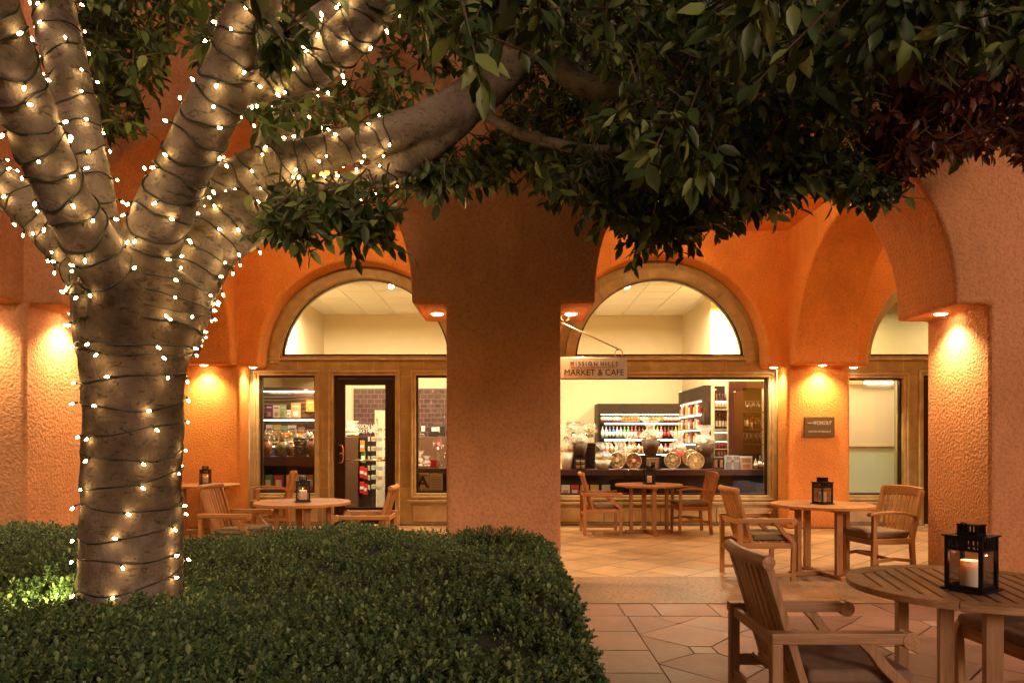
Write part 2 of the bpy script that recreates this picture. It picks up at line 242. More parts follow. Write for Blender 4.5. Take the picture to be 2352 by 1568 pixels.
# ------------------------------------------------------------------ mesh builder
class MB:
    def __init__(s): s.v = []; s.f = []; s.m = []; s.sm = []
    def add(s, vs_, fs, mi=0, smooth=False):
        o = len(s.v); s.v += [tuple(v) for v in vs_]
        for f in fs: s.f.append([i+o for i in f]); s.m.append(mi); s.sm.append(smooth)
    def box(s, x0, x1, y0, y1, z0, z1, mi=None, mtx=None):
        vs_ = [Vector(p) for p in ((x0,y0,z0),(x1,y0,z0),(x1,y1,z0),(x0,y1,z0),(x0,y0,z1),(x1,y0,z1),(x1,y1,z1),(x0,y1,z1))]
        if mtx is not None: vs_ = [mtx @ v for v in vs_]
        if mi is None:
            d = (abs(x1-x0), abs(y1-y0), abs(z1-z0)); mi = d.index(max(d))
        s.add(vs_, [(3,2,1,0),(4,5,6,7),(0,1,5,4),(1,2,6,5),(2,3,7,6),(3,0,4,7)], mi); return s
    def bar(s, a, b, wx, wy, mi=None, side=None):       # square bar from a to b
        a = Vector(a); b = Vector(b); d = (b-a).normalized(); side = Vector(side) if side else (Vector((0,1,0)) if abs(d.y) < .8 else Vector((1,0,0)))
        u = (side - d*side.dot(d)).normalized(); v = d.cross(u)
        vs_ = [p+u*i*wx/2+v*j*wy/2 for p in (a, b) for i, j in ((-1,-1),(1,-1),(1,1),(-1,1))]
        if mi is None:
            t = (abs(d.x), abs(d.y), abs(d.z)); mi = t.index(max(t))
        s.add(vs_, [(3,2,1,0),(4,5,6,7),(0,1,5,4),(1,2,6,5),(2,3,7,6),(3,0,4,7)], mi); return s
    def ribbon(s, pts, wid, thick, axis=(0,1,0), mi=0):  # rectangular section swept along planar path; width along axis
        ax = Vector(axis); pts = [Vector(p) for p in pts]; n = len(pts); vs_ = []
        for i, p in enumerate(pts):
            d = (pts[min(i+1, n-1)]-pts[max(i-1, 0)]).normalized(); nn = d.cross(ax).normalized()
            t = thick[i] if isinstance(thick, (list, tuple)) else thick
            for a, b in ((-1,-1),(1,-1),(1,1),(-1,1)): vs_.append(p+ax*a*wid/2+nn*b*t/2)
        fs = [(3,2,1,0), tuple(4*(n-1)+k for k in range(4))]
        for i in range(n-1):
            for k in range(4): fs.append((4*i+k, 4*i+(k+1) % 4, 4*i+4+(k+1) % 4, 4*i+4+k))
        s.add(vs_, fs, mi); return s
    def tube(s, pts, rad, seg=8, mi=0, caps=True, smooth=True, closed=False):
        pts = [Vector(p) for p in pts]; n = len(pts); vs_ = []; up = None
        for i, p in enumerate(pts):
            d = ((pts[(i+1) % n]-pts[i-1]) if closed else (pts[min(i+1, n-1)]-pts[max(i-1, 0)]))
            d = d.normalized() if d.length > 0 else Vector((0,0,1))
            if up is None: up = Vector((0,0,1)) if abs(d.z) < .9 else Vector((1,0,0))
            u = (up-d*up.dot(d)); u = u.normalized() if u.length > 1e-6 else d.orthogonal().normalized(); up = u; v = d.cross(u)
            r = rad[i] if isinstance(rad, (list, tuple)) else rad
            for k in range(seg): a = 2*PI*k/seg; vs_.append(p+(u*math.cos(a)+v*math.sin(a))*r)
        fs = []
        for i in range(n if closed else n-1):
            j = (i+1) % n
            for k in range(seg): fs.append((seg*i+k, seg*i+(k+1) % seg, seg*j+(k+1) % seg, seg*j+k))
        if caps and not closed: fs.append(tuple(range(seg))[::-1]); fs.append(tuple(seg*(n-1)+k for k in range(seg)))
        s.add(vs_, fs, mi, smooth); return s
    def lathe(s, prof, seg=20, mi=0, c=(0,0,0), smooth=True, jit=None, caps=True):
        vs_ = []; fs = []; n = len(prof)
        for i, (r, z) in enumerate(prof):
            for k in range(seg):
                a = 2*PI*k/seg; rr = r*(1+(jit(i, k) if jit else 0)); vs_.append((c[0]+rr*math.cos(a), c[1]+rr*math.sin(a), c[2]+z))
        for i in range(n-1):
            for k in range(seg): fs.append((seg*i+k, seg*i+(k+1) % seg, seg*(i+1)+(k+1) % seg, seg*(i+1)+k))
        if caps and prof[0][0] > 1e-4: fs.append(tuple(range(seg))[::-1])
        if caps and prof[-1][0] > 1e-4: fs.append(tuple(seg*(n-1)+k for k in range(seg)))
        s.add(vs_, fs, mi, smooth); return s
    def plate(s, loops, y0, y1, axis='y', mi=0):        # 2D loops (first outer, rest holes) extruded
        def P(a, b, c): return (a, c, b) if axis == 'y' else ((c, a, b) if axis == 'x' else (a, b, c))
        flat = [p for lp in loops for p in lp]
        tris = geometry.tessellate_polygon([[Vector((a, b, 0)) for a, b in lp] for lp in loops]) if len(loops) > 1 else [tuple(range(len(flat)))]
        o = len(flat); vs_ = [P(a, b, y0) for a, b in flat]+[P(a, b, y1) for a, b in flat]
        fs = [tuple(t) for t in tris]+[tuple(i+o for i in reversed(t)) for t in tris]; st = 0
        for lp in loops:
            n = len(lp)
            for i in range(n): j = (i+1) % n; fs.append((st+i, st+j, st+j+o, st+i+o))
            st += n
        s.add(vs_, fs, mi); return s
    def mesh(s, name, mats):
        me = bpy.data.meshes.new(name); me.from_pydata(s.v, [], s.f)
        for mm in (mats if isinstance(mats, (list, tuple)) else [mats]): me.materials.append(mm)
        nm = len(me.materials)
        me.polygons.foreach_set('material_index', [min(i, nm-1) for i in s.m]); me.polygons.foreach_set('use_smooth', s.sm)
        bm = bmesh.new(); bm.from_mesh(me); bmesh.ops.recalc_face_normals(bm, faces=bm.faces); bm.to_mesh(me); bm.free(); me.update(); return me
    def build(s, name, mats, parent=None, bevel=0, seg=2, label=None, loc=None, rz=0):
        o = bpy.data.objects.new(name, s.mesh(name, mats)); COL.objects.link(o)
        if parent: o.parent = parent
        if loc is not None: o.location = loc
        o.rotation_euler.z = rz
        if bevel:
            b = o.modifiers.new("bevel", 'BEVEL'); b.width = bevel; b.segments = seg; b.limit_method = 'ANGLE'; b.angle_limit = R(40)
        if label: o['label'] = label
        return o
def box(*a, **k): return MB().box(*a, **k)
def tag(o, label, cat=None, group=None, kind=None):
    if label: o['label'] = label
    if cat: o['category'] = cat
    if group: o['group'] = group
    if kind: o['kind'] = kind
    return o
def empty(name, loc=(0,0,0), rz=0, label=None, cat=None, group=None):
    o = bpy.data.objects.new(name, None); COL.objects.link(o); o.location = loc; o.rotation_euler.z = rz; o.empty_display_size = .1
    return tag(o, label, cat, group)
def copy_tree(o, parent=None):
    c = o.copy(); COL.objects.link(c)
    if parent: c.parent = parent
    for ch in list(o.children): copy_tree(ch, c)
    return c
def inst(proto, loc, rz, label, group=None, state={}):
    if proto.name not in state: state[proto.name] = 1; o = proto
    else: o = copy_tree(proto)
    o.location = loc; o.rotation_euler.z = rz; o['label'] = label
    if group: o['group'] = group
    return o
def arc(cx, cz, r, a0, a1, n): return [(cx+r*math.cos(a0+(a1-a0)*i/n), cz+r*math.sin(a0+(a1-a0)*i/n)) for i in range(n+1)]
def text_mesh(name, txt, size, loc, m, parent=None, rz=0, sx=1, depth=.002, align='CENTER', shear=0, bold=0):
    c = bpy.data.curves.new(name, 'FONT'); c.body = txt; c.size = size; c.extrude = depth; c.align_x = align; c.align_y = 'CENTER'; c.shear = shear; c.offset = bold
    t = bpy.data.objects.new(name, c); COL.objects.link(t)
    dg = bpy.context.evaluated_depsgraph_get(); me = bpy.data.meshes.new_from_object(t.evaluated_get(dg)); bpy.data.objects.remove(t)
    me.transform(Matrix.Diagonal((sx, 1, 1, 1))); me.transform(Matrix.Rotation(R(90), 4, 'X')); me.materials.clear(); me.materials.append(m)
    o = bpy.data.objects.new(name, me); COL.objects.link(o); o.location = loc; o.rotation_euler.z = rz
    if parent: o.parent = parent
    return o
# ------------------------------------------------------------------ key dimensions
YF, YB, YP, YW = 6.30, 7.27, 11.50, 11.95
CAPZ, SPZ, BR = 2.605, 2.71, .305
PIERS_F = [(-10.2, -9.1), (-5.28, -4.273), (-.577, .428), (4.196, 5.20), (8.97, 9.97)]
PIERS_B = [(-10.2, -9.1), (-5.37, -4.363), (-.577, .428), (4.405, 5.415), (9.25, 10.3)]
CEIL = 4.766
def arcade_outline(piers, top):
    pts = [(piers[0][0], 0), (piers[0][0], top), (piers[-1][1], top), (piers[-1][1], 0)]
    for i in range(len(piers)-1, 0, -1):
        r0 = piers[i][0]; l1 = piers[i-1][1]
        pts += [(r0, 0), (r0, CAPZ), (r0-BR, CAPZ)]
        cx = (r0+l1)/2; rr = (r0-l1)/2-BR
        pts += arc(cx, SPZ, rr, 0, PI, 40)
        pts += [(l1+BR, CAPZ), (l1, CAPZ), (l1, 0)]
    return pts
# ------------------------------------------------------------------ ground
def ground(name, x0, x1, y0, y1, z, m):
    b = MB(); b.add([(x0,y0,z),(x1,y0,z),(x1,y1,z),(x0,y1,z)], [(0,1,2,3)]); o = b.build(name, m); o['kind'] = 'structure'; return o
ground('ground', -60, 60, -60, 60, -.008, mat('earth', (.08, .06, .045), .95, var=.3, vscale=2))
ground('courtyard_mortar', -14, 14, -8, YF-.1, -.007, mat('mortar', (.115, .075, .058), .95, bump=(60, .6, .01), var=.3, vscale=9))
def clip(poly, ax, val, keep_less):
    out = []; n_ = len(poly)
    ins = lambda p: (p[ax] <= val) if keep_less else (p[ax] >= val)
    for i in range(n_):
        a, b_ = poly[i-1], poly[i]
        if ins(a) != ins(b_): t_ = (val-a[ax])/(b_[ax]-a[ax]); out.append((a[0]+(b_[0]-a[0])*t_, a[1]+(b_[1]-a[1])*t_))
        if ins(b_): out.append(b_)
    return out
def paving():
    rr = random.Random(5); st = []; PX, PY, h = .66, .70, .08; X0, Y0 = 1.285, 4.83
    cen = {}
    def C(i, j):
        if (i, j) not in cen: cen[i, j] = (X0+(i+.5)*PX+rr.uniform(-.06, .06), Y0+(j+.5)*PY+rr.uniform(-.06, .06))
        return cen[i, j]
    def S(i, j): return (X0+i*PX, Y0+j*PY)
    for i in range(-2, 11):
        for j in range(-9, 3):
            x, y = S(i, j); big = (i+j) % 2 == 0; q = h if big else .012
            def hh(i_, j_): return h if (i_+j_) % 2 == 0 else .012
            if big: st.append([(x-h, y-h), (x+h, y-h), (x+h, y+h), (x-h, y+h)])
            x2, y2 = S(i+1, j); g = hh(i+1, j); st.append([(x+q, y+q), (x+q, y-q), C(i, j-1), (x2-g, y2-g), (x2-g, y2+g), C(i, j)])
            x2, y2 = S(i, j+1); g = hh(i, j+1); st.append([(x-q, y+q), (x+q, y+q), C(i, j), (x2+g, y2-g), (x2-g, y2-g), C(i-1, j)])
    out = []
    for p in st:
        p = clip(clip(p, 0, .925, False), 1, 5.765, True)
        if len(p) > 2: out.append(p)
    ys = [5.765, 5.30, 4.82, 4.35, 3.88, 3.4, 2.92, 2.45, 1.97, 1.5, 1.0]
    for a, b_ in zip(ys[1:], ys): out.append([(.28, a), (.925, a), (.925, b_), (.28, b_)])
    xs = [.28, .91, 1.2, 1.68, 2.1, 2.72, 3.1, 3.7, 4.2, 4.75, 5.4, 6.0]
    for a, b_ in zip(xs, xs[1:]): out.append([(a, 5.765), (b_, 5.765), (b_, YF-.1), (a, YF-.1)])
    for i in range(-22, 1):
        for j in range(14): out.append([(i*.62-.34, 6.2-(j+1)*.48), (i*.62+.28, 6.2-(j+1)*.48), (i*.62+.28, 6.2-j*.48), (i*.62-.34, 6.2-j*.48)])
    b = MB()
    for p in out:
        cx = sum(q[0] for q in p)/len(p); cy_ = sum(q[1] for q in p)/len(p); r_ = max(math.hypot(q[0]-cx, q[1]-cy_) for q in p)
        k = 1-.0042/max(r_*.6, .02); z = rr.uniform(-.0015, .0012)
        pp = [(cx+(q[0]-cx)*k+rr.uniform(-.003, .003), cy_+(q[1]-cy_)*k+rr.uniform(-.003, .003)) for q in p]
        ar = sum(pp[i-1][0]*pp[i][1]-pp[i][0]*pp[i-1][1] for i in range(len(pp)))
        if ar < 0: pp = pp[::-1]
        b.plate([pp], -.03, z, axis='z', mi=1 if r_ < .13 else 0)
    o = b.build('courtyard_paving', [floor_mat('flagstone', 'flag'), floor_mat('small_pale_square', 'inset')], bevel=.004, seg=2); o['kind'] = 'structure'
paving()
ground('stone_threshold_paving', -10.2, 10, YF-.1, YB+.15, .004, floor_mat('threshold_slab', 'slab'))
ground('arcade_floor', -10.2, 10.3, YB+.15, YW+.2, .001, floor_mat('diagonal_sandstone_tile', 'tile'))
ground('shop_floor', -6, 10.3, YW+.2, 17, .002, mat('shop_floor_tile', (.16, .13, .10), .25, var=.2, vscale=3))
# ------------------------------------------------------------------ arcade building
arcade = empty('arcade_building', (0, YF, 0), label='orange stucco arcade with round arches on thick square piers', cat='building')
def child(o, par):
    o.parent = par; o.matrix_parent_inverse = Matrix.Translation(-Vector(par.location)) if par.rotation_euler.z == 0 else par.matrix_world.inverted(); return o
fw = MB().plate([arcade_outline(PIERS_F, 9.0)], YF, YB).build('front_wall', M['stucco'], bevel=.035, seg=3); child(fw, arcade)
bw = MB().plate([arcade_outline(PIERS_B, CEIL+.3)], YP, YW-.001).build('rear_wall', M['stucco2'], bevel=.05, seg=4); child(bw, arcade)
def transverse(x0, x1, ya, yb, name, m, top=CEIL+.2, br=BR):
    cy_ = (ya+yb)/2; rr = (yb-ya)/2-br
    pts = [(ya-.3, CAPZ), (ya-.3, top), (yb+.2, top), (yb+.2, CAPZ), (yb-br, CAPZ)]+arc(cy_, SPZ, rr, 0, PI, 36)+[(ya+br, CAPZ)]
    o = MB().plate([pts], x0, x1, axis='x').build(name, m, bevel=.04, seg=3); child(o, arcade); return o
for f, b in zip(PIERS_F[1:4], PIERS_B[1:4]):
    x0 = (f[0]+b[0])/2; x1 = (f[1]+b[1])/2
    x0, x1 = max(f[0], b[0])+.012, min(f[1], b[1])-.012
    if b[0] > 4: x1 = b[1]-.012
    if b[0] < -5: x0 = b[0]+.012
    transverse(x0, x1, YB, YP, 'transverse_arch', M['stucco2'])
child(box(-10.1, 10.2, YB-.2, YW, CEIL, CEIL+.15).build('ceiling', M['stucco2']), arcade)
child(box(-9.1, -5.375, YW-.1, YW+.1, 0, CEIL, 0).build('plain_wall', M['stucco2']), arcade)
# wings of the courtyard running toward the viewer
def wing(xin, xout, label):
    t = empty('courtyard_wing', ((xin+xout)/2, 3, 0), label=label, cat='building')
    pts = [(-3, 0), (-3, 9)]+[(YF+.2, 9), (YF+.2, CAPZ), (YF-BR, CAPZ)]+arc(YF-BR-1.57, SPZ, 1.57, 0, PI, 32)+[(YF-2*BR-3.14+BR, CAPZ), (YF-2*BR-3.14, CAPZ), (YF-2*BR-3.14, 0)]
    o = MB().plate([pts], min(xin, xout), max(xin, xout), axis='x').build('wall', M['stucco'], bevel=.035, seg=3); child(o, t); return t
wing(-4.283, -5.25, 'orange stucco side wall with bracket at the left edge')
# ------------------------------------------------------------------ downlights in the brackets
def downlight(x, y, z, label, energy=55, group='downlights under the stucco brackets'):
    t = empty('downlight', (x, y, z), label=label, cat='downlight', group=group)
    MB().lathe([(.058, -.006), (.070, -.008), (.074, -.001)], 20, caps=False).build('trim_ring', M['brass'], t)
    MB().lathe([(0, -.018), (.03, -.016), (.05, -.010), (.058, -.004)], 20, caps=False).build('lens', M['lens'], t)
    l = bpy.data.lights.new('lamp', 'SPOT'); l.energy = energy*2.2; l.color = (1, .70, .36); l.spot_size = R(128); l.spot_blend = 1; l.shadow_soft_size = .035
    o = bpy.data.objects.new('lamp', l); COL.objects.link(o); o.parent = t; o.location = (0, 0, -.05)
zf = CAPZ
ym = (YF+YB)/2
for x, lab in ((-4.273+.145, 'downlight behind the tree trunk in the left pier bracket'), (-.577-.13, 'downlight in the left bracket of the central pillar'),
               (.428+.13, 'downlight in the right bracket of the central pillar above the sign'), (4.196-.145, 'downlight in the bracket of the right pier'),
               (5.35, 'downlight in the far bracket of the right pier')):
    downlight(x, ym, zf, lab, 60)
for px_, lab in ((PIERS_B[1], 'far left rear pilaster'), (PIERS_B[2], 'middle rear pilaster'), (PIERS_B[3], 'rear pilaster with the plaque')):
    l, r = px_
    downlight(l-.145, 11.70, zf, 'downlight on the left side of the '+lab, 42) if l > -5 else None
    downlight(r+.145, 11.70, zf, 'downlight on the right side of the '+lab, 42)
    downlight((l+r)/2, YP-.15, zf, 'downlight over the front of the '+lab, 50)
for px_, lab in ((PIERS_F[1], 'left front pier'), (PIERS_F[2], 'central front pillar'), (PIERS_F[3], 'right front pier')):
    downlight((px_[0]+px_[1])/2, YB+.15, zf, 'downlight on the arcade side of the '+lab, 50)
downlight(-4.66, YF-.15, zf, 'downlight under the side wall bracket at the left edge', 40)
for x, lab in ((-2.47, 'globe lamp hanging from the arcade ceiling of the left bay'), (2.35, 'globe lamp hanging from the arcade ceiling of the right bay'), (7.3, 'globe lamp hanging from the arcade ceiling beyond the right pier')):
    t = empty('ceiling_lamp', (x, 9.4, CEIL), label=lab, cat='lamp', group='globe lamps on the arcade ceiling')
    MB().lathe([(0, -.11), (.035, -.105), (.055, -.08), (.055, -.06), (.035, -.04), (.02, -.035)], 18).build('globe', mat('lit_globe', (1, .9, .7), .4, emit=(1, .70, .38), estr=60, samp=False), t)
    MB().lathe([(.02, -.036), (.05, -.03), (.06, -.001)], 18).build('canopy_plate', M['brass'], t)
    l = bpy.data.lights.new('lamp', 'POINT'); l.energy = 62; l.color = (1, .64, .27); l.shadow_soft_size = .06
    o = bpy.data.objects.new('lamp', l); COL.objects.link(o); o.parent = t; o.location = (0, 0, -.2)
# ------------------------------------------------------------------ shopfronts
def rect(x0, x1, z0, z1): return [(x0, z0), (x1, z0), (x1, z1), (x0, z1)]
def arch_loop(cx, r, base, cz, n=40):
    a = math.asin((base-cz)/r); return arc(cx, cz, r, a, PI-a, n)
def frame_plate(x0, x1, z0, z1, t): return [rect(x0, x1, z0, z1), rect(x0+t, x1-t, z0+t, z1-t)]
GR, GB, GC = 1.412, 2.819, 2.69
def moulding(par, x0, x1, z0, z1, sill=True):           # raised stone architrave round an opening
    b = MB()
    b.plate([rect(x0-.085, x1+.085, z0-.085 if sill else .001, z1+.085), rect(x0-.045, x1+.045, z0-.045, z1+.045)] if sill else
            [[(x0-.085, .001), (x0-.085, z1+.085), (x1+.085, z1+.085), (x1+.085, .001), (x1+.045, .001), (x1+.045, z1+.045), (x0-.045, z1+.045), (x0-.045, .001)]], YW-.045, YW)
    b.plate([rect(x0-.045, x1+.045, z0-.045, z1+.045), rect(x0, x1, z0, z1)] if sill else
            [[(x0-.045, .001), (x0-.045, z1+.045), (x1+.045, z1+.045), (x1+.045, .001), (x1, .001), (x1, z1), (x0, z1), (x0, .001)]], YW-.022, YW)
    b.build('window_surround' if sill else 'door_surround', M['stonetrim'], par, bevel=.012, seg=2)
def window(par, x0, x1, z0, z1, name='window', glassm=None):
    f = MB().plate(frame_plate(x0, x1, z0, z1, .03), YW+.06, YW+.13).build(name, M['bronze'], par)
    box(x0+.03, x1-.03, YW+.092, YW+.098, z0+.03, z1-.03, 0).build('pane', glassm or M['glass'], f); return f
def shopfront(cx, xl, xr, openings, label):
    t = empty('shopfront', (0, 0, 0), label=label, cat='shopfront')
    outer = rect(xl, xr, .001, 4.6)
    holes = [arch_loop(cx, GR, GB, GC)]
    for kind, x0, x1, z0, z1 in openings:
        if kind == 'w': holes.append(rect(x0, x1, z0, z1))
    doors = [o for o in openings if o[0] == 'd']
    if doors:
        _, a, b_, _, zt = doors[0]
        outer = [(xl, .001), (a, .001), (a, zt), (b_, zt), (b_, .001), (xr, .001), (xr, 4.6), (xl, 4.6)]
    MB().plate([outer]+holes, YW, YW+.22).build('stone_wall', M['stone'], t)
    # arched window
    al = arch_loop(cx, GR, GB, GC); ai = [(cx+(p[0]-cx)*.975, GB+.035+(p[1]-GB)*.965) for p in al]
    f = MB().plate([al, ai], YW+.06, YW+.13).build('arched_window', M['bronze'], t)
    MB().plate([ai], YW+.092, YW+.098).build('pane', M['glass'], f)
    # voussoir ring
    b = MB(); n = 11
    for i in range(n):
        a0 = PI*i/n+.0009; a1 = PI*(i+1)/n-.0009
        b.plate([arc(cx, GC, GR+.17, a0, a1, 5)+arc(cx, GC, GR+.012, a1, a0, 5)], YW-.03, YW)
    b.build('arch_ring', M['stonetrim'], t, bevel=.003)
    # transom mouldings and plinth
    b = MB()
    b.box(xl, xr, YW-.04, YW, GB-.075, GB-.045, 0); b.build('transom_moulding', M['stonetrim'], t, bevel=.008)
    for kind, x0, x1, z0, z1 in openings:
        moulding(t, x0, x1, z0, z1, kind == 'w')
        if kind == 'w':
            window(t, x0, x1, z0, z1)
            n = max(1, round((x1-x0)/.95)); wd = (x1-x0+.12)/n; b = MB()
            for i in range(n): b.box(x0-.06+i*wd+.004, x0-.06+(i+1)*wd-.004, YW-.03, YW, .06, z0-.20, 0)
            b.build('plinth_panel', M['stonetrim'], t, bevel=.012)
            box(x0-.14, x1+.14, YW-.06, YW, z0-.15, z0-.105, 0).build('sill', M['stonetrim'], t, bevel=.01)
    b = MB(); segs = []
    if doors: segs = [(xl, doors[0][1]-.1), (doors[0][2]+.1, xr)]
    else: segs = [(xl, xr)]
    bcm = mat('base_course_stone', (.17, .125, .08), .8, var=.3, vscale=5)
    for a, c in segs: box(a, c, YW-.045, YW, .001, .045, 0).build('base_course', bcm, t, bevel=.006)
    for _, x0, x1, z0, z1 in doors: door(t, x0, x1, z1)
    return t
def door(par, x0, x1, zt):
    f = MB().plate([[(x0, .01), (x0, zt), (x1, zt), (x1, .01), (x1-.045, .01), (x1-.045, zt-.045), (x0+.045, zt-.045), (x0+.045, .01)]], YW+.03, YW+.14).build('door_frame', M['bronze'], par, bevel=.004)
    a, b_ = x0+.05, x1-.05
    MB().plate([rect(a, b_, .015, zt-.05), rect(a+.125, b_-.125, .30, zt-.155)], YW+.05, YW+.10).build('door', M['bronze'], par, bevel=.004)
    box(a+.125, b_-.125, YW+.072, YW+.078, .30, zt-.155, 0).build('door_pane', M['glass'], par)
    MB().tube([(a+.125, YW+.12, 1.08), (b_-.125, YW+.12, 1.08)], .014, 8).build('push_bar', M['brass'], par)
    h = a+.065
    MB().tube([(h-.03, YW+.05, 1.04), (h-.03, YW-.01, 1.04), (h+.03, YW-.035, 1.05), (h+.05, YW-.04, 1.09), (h+.05, YW-.04, 1.29), (h+.03, YW-.035, 1.33), (h-.03, YW-.01, 1.34), (h-.03, YW+.05, 1.34)], .014, 10).build('handle', M['brass'], par)
    MB().tube([(h-.01, YW+.06, 1.20), (h-.01, YW+.03, 1.20)], .02, 14).build('lock', M['brass'], par)
CL, CRT, C3 = -2.44, 2.46, 7.37
shopfront(CL, -4.363+.001, -.577-.001, [('w', CL-1.767, CL-.84, .538, 2.493), ('d', CL-.525, CL+.495, 0, 2.493), ('w', CL+.84, CL+1.767, .538, 2.493)],
          'left stone shopfront with a dark glazed door between two narrow windows')
shopfront(CRT, .429, 4.404, [('w', CRT-1.805, CRT+1.805, .502, 2.464)], 'middle stone shopfront with one wide display window')
shopfront(C3, 5.416, 9.249, [('w', C3-1.767, C3-.86, .505, 2.45), ('d', C3-.53, C3+.53, 0, 2.493), ('w', C3+.84, C3+1.767, .538, 2.493)],
          'right stone shopfront with a frosted window beside the plaque pilaster')
# ------------------------------------------------------------------ shop rooms
SC = 4.10
def room(name, x0, x1, y1, label, wallm, zc=SC, energy=230, lamps=2):
    t = empty(name, (x0, YW+.22, 0), label=label, cat='room')
    b = MB(); y0 = YW+.22
    b.box(x0, x1, y1, y1+.1, .002, zc+.3, 0); b.box(x0-.1, x0, y0, y1+.1, .002, zc+.3, 0); b.box(x1, x1+.1, y0, y1+.1, .002, zc+.3, 0)
    child(b.build('wall', wallm), t)
    b = MB(); T = .61; ny = int((y1-y0)/T)+1; nx = int((x1-x0)/T)+1   # suspended ceiling: tiles in a grid
    b.box(x0, x1, y0, y1, zc+.02, zc+.05, 0)
    for i in range(nx):
        for j in range(ny):
            xa, ya = x0+i*T, y1-(j+1)*T
            b.box(xa+.012, min(xa+T-.012, x1), max(ya+.012, y0), ya+T-.012, zc, zc+.02, 0)
    child(b.build('ceiling', M['ctile']), t)
    for i in range(lamps):
        l = bpy.data.lights.new('ceiling_lamp', 'AREA'); l.energy = energy; l.color = (1, .80, .52); l.shape = 'RECTANGLE'; l.size = .55; l.size_y = .55
        o = bpy.data.objects.new('ceiling_lamp', l); COL.objects.link(o); o.location = (x0+(x1-x0)*(i+.5)/lamps, y0+.42, zc-.25); child(o, t)
        MB().plate([rect(-.3, .3, -.3, .3), rect(-.275, .275, -.275, .275)], .12, .25, axis='z')
    return t
room('shop_room', -4.9, -.2, 15.35, 'cream shop interior behind the door and two narrow windows', M['cream'])
rm = room('shop_room', -.09, 4.87, 15.45, 'cream shop interior behind the wide display window', M['cream'])
child(MB().box(3.66, 4.86, 13.25, 15.44, .003, SC-.002, 0).build('side_wall', M['cream']), rm)
child(MB().box(3.665, 4.86, 13.24, 13.25, 2.35, SC-.003, 0).build('ochre_panel', M['ochre']), rm)
child(box(-4.9, -4.02, YW+.221, 15.349, 2.78, SC-.002, 0).build('bulkhead', M['cream']), bpy.data.objects['shop_room'])
room('exercise_room', 4.99, 9.8, 13.6, 'dim ochre room behind the frosted window', mat('olive_paint', (.15, .125, .055), .8), energy=190)
# frosted film with divider on the right window
t = empty('frosted_screen', (6.05, YW+.16, 0), label='frosted cream screen with a thin horizontal divider behind the right window', cat='screen')
def film(name, col):
    m = mat(name, col, .35); n, l, p = N(m); t_ = n.new("ShaderNodeBsdfTranslucent"); t_.inputs[0].default_value = (*col, 1); mx = n.new("ShaderNodeMixShader"); mx.inputs[0].default_value = .62
    l.new(p.outputs[0], mx.inputs[1]); l.new(t_.outputs[0], mx.inputs[2]); l.new(mx.outputs[0], n["Material Output"].inputs[0]); return m
fr = film('frosted_film', (.92, .86, .72)); fr2 = film('lower_frosted_film', (.80, .87, .74))
child(box(5.65, 6.44, YW+.15, YW+.155, 1.315, 2.36, 0).build('upper_panel', fr), t); child(box(5.65, 6.44, YW+.15, YW+.155, .54, 1.285, 0).build('lower_panel', fr2), t)
child(box(5.64, 6.45, YW+.14, YW+.17, 1.285, 1.315, 0).build('divider', M['stonetrim']), t)
child(box(5.95, 6.42, YW+.15, YW+.2, 2.375, 2.40, 0).build('light_strip', M['tube']), t)
# ------------------------------------------------------------------ signs
def sign():
    y = 6.80; x0, x1 = .44, W(1440, 0, y).x; z1, z0 = W(0, 822, y).z, W(0, 869, y).z
    t = empty('hanging_sign', (.428, y, z0), label='cream hanging shop sign with dark lettering on a thin scrolled iron bracket', cat='sign')
    b = box(x0, x1, y-.012, y+.012, z0, z1, 0).build('board', mat('sign_board', (.80, .70, .58), .35, var=.05), bevel=.002); child(b, t)
    dk = mat('sign_lettering', (.03, .010, .006), .6)
    xc = W(1364, 0, y).x
    for txt, py, size, sx, bold in (('M I S S I O N  H I L L S', 836, .062, 1, .0004), ('MARKET & CAFE', 856, .083, .97, .0012)):
        o = text_mesh('lettering', txt, size, (0, 0, 0), dk); wdt = o.dimensions.x; target = (108 if py == 836 else 136)/FPX*y
        o.scale.x = target/max(wdt, .01); o.location = (xc, y-.0135, W(0, py, y).z); child(o, t)
    # first letters taller
    child(box(W(1310, 0, y).x, W(1418, 0, y).x, y-.0138, y-.012, W(0, 844, y).z-.002, W(0, 844, y).z+.002, 0).build('rule', dk), t)
    p = [W(1262, 728, y)+Vector((0,0,0))]
    p = [Vector((.40, y, W(0, 741, y).z))]
    b = MB(); s = W(1292, 742, y); e = W(1424, 803, y)
    b.tube([(.425, y, s.z+.02), s, e]+[Vector((e.x-.012+.038*math.cos(a), y, e.z-.036+.038*math.sin(a))) for a in np.linspace(R(60), R(-265), 22)], .006, 8)
    c = W(1297, 728, y)
    b.tube([Vector((c.x+.038*math.cos(a), y, c.z+.038*math.sin(a))) for a in np.linspace(R(250), R(-70), 20)], .0065, 8)
    b.tube([(.425, y, z1+.006), (W(1424, 0, y).x, y, z1+.006)], .006, 8)
    child(b.build('bracket', mat('sign_iron', (.35, .2, .12), .3, .7)), t)
    child(box(.42, .436, y-.03, y+.03, s.z-.05, s.z+.09, 0).build('wall_plate', M['brass'], bevel=.002), t)
sign()
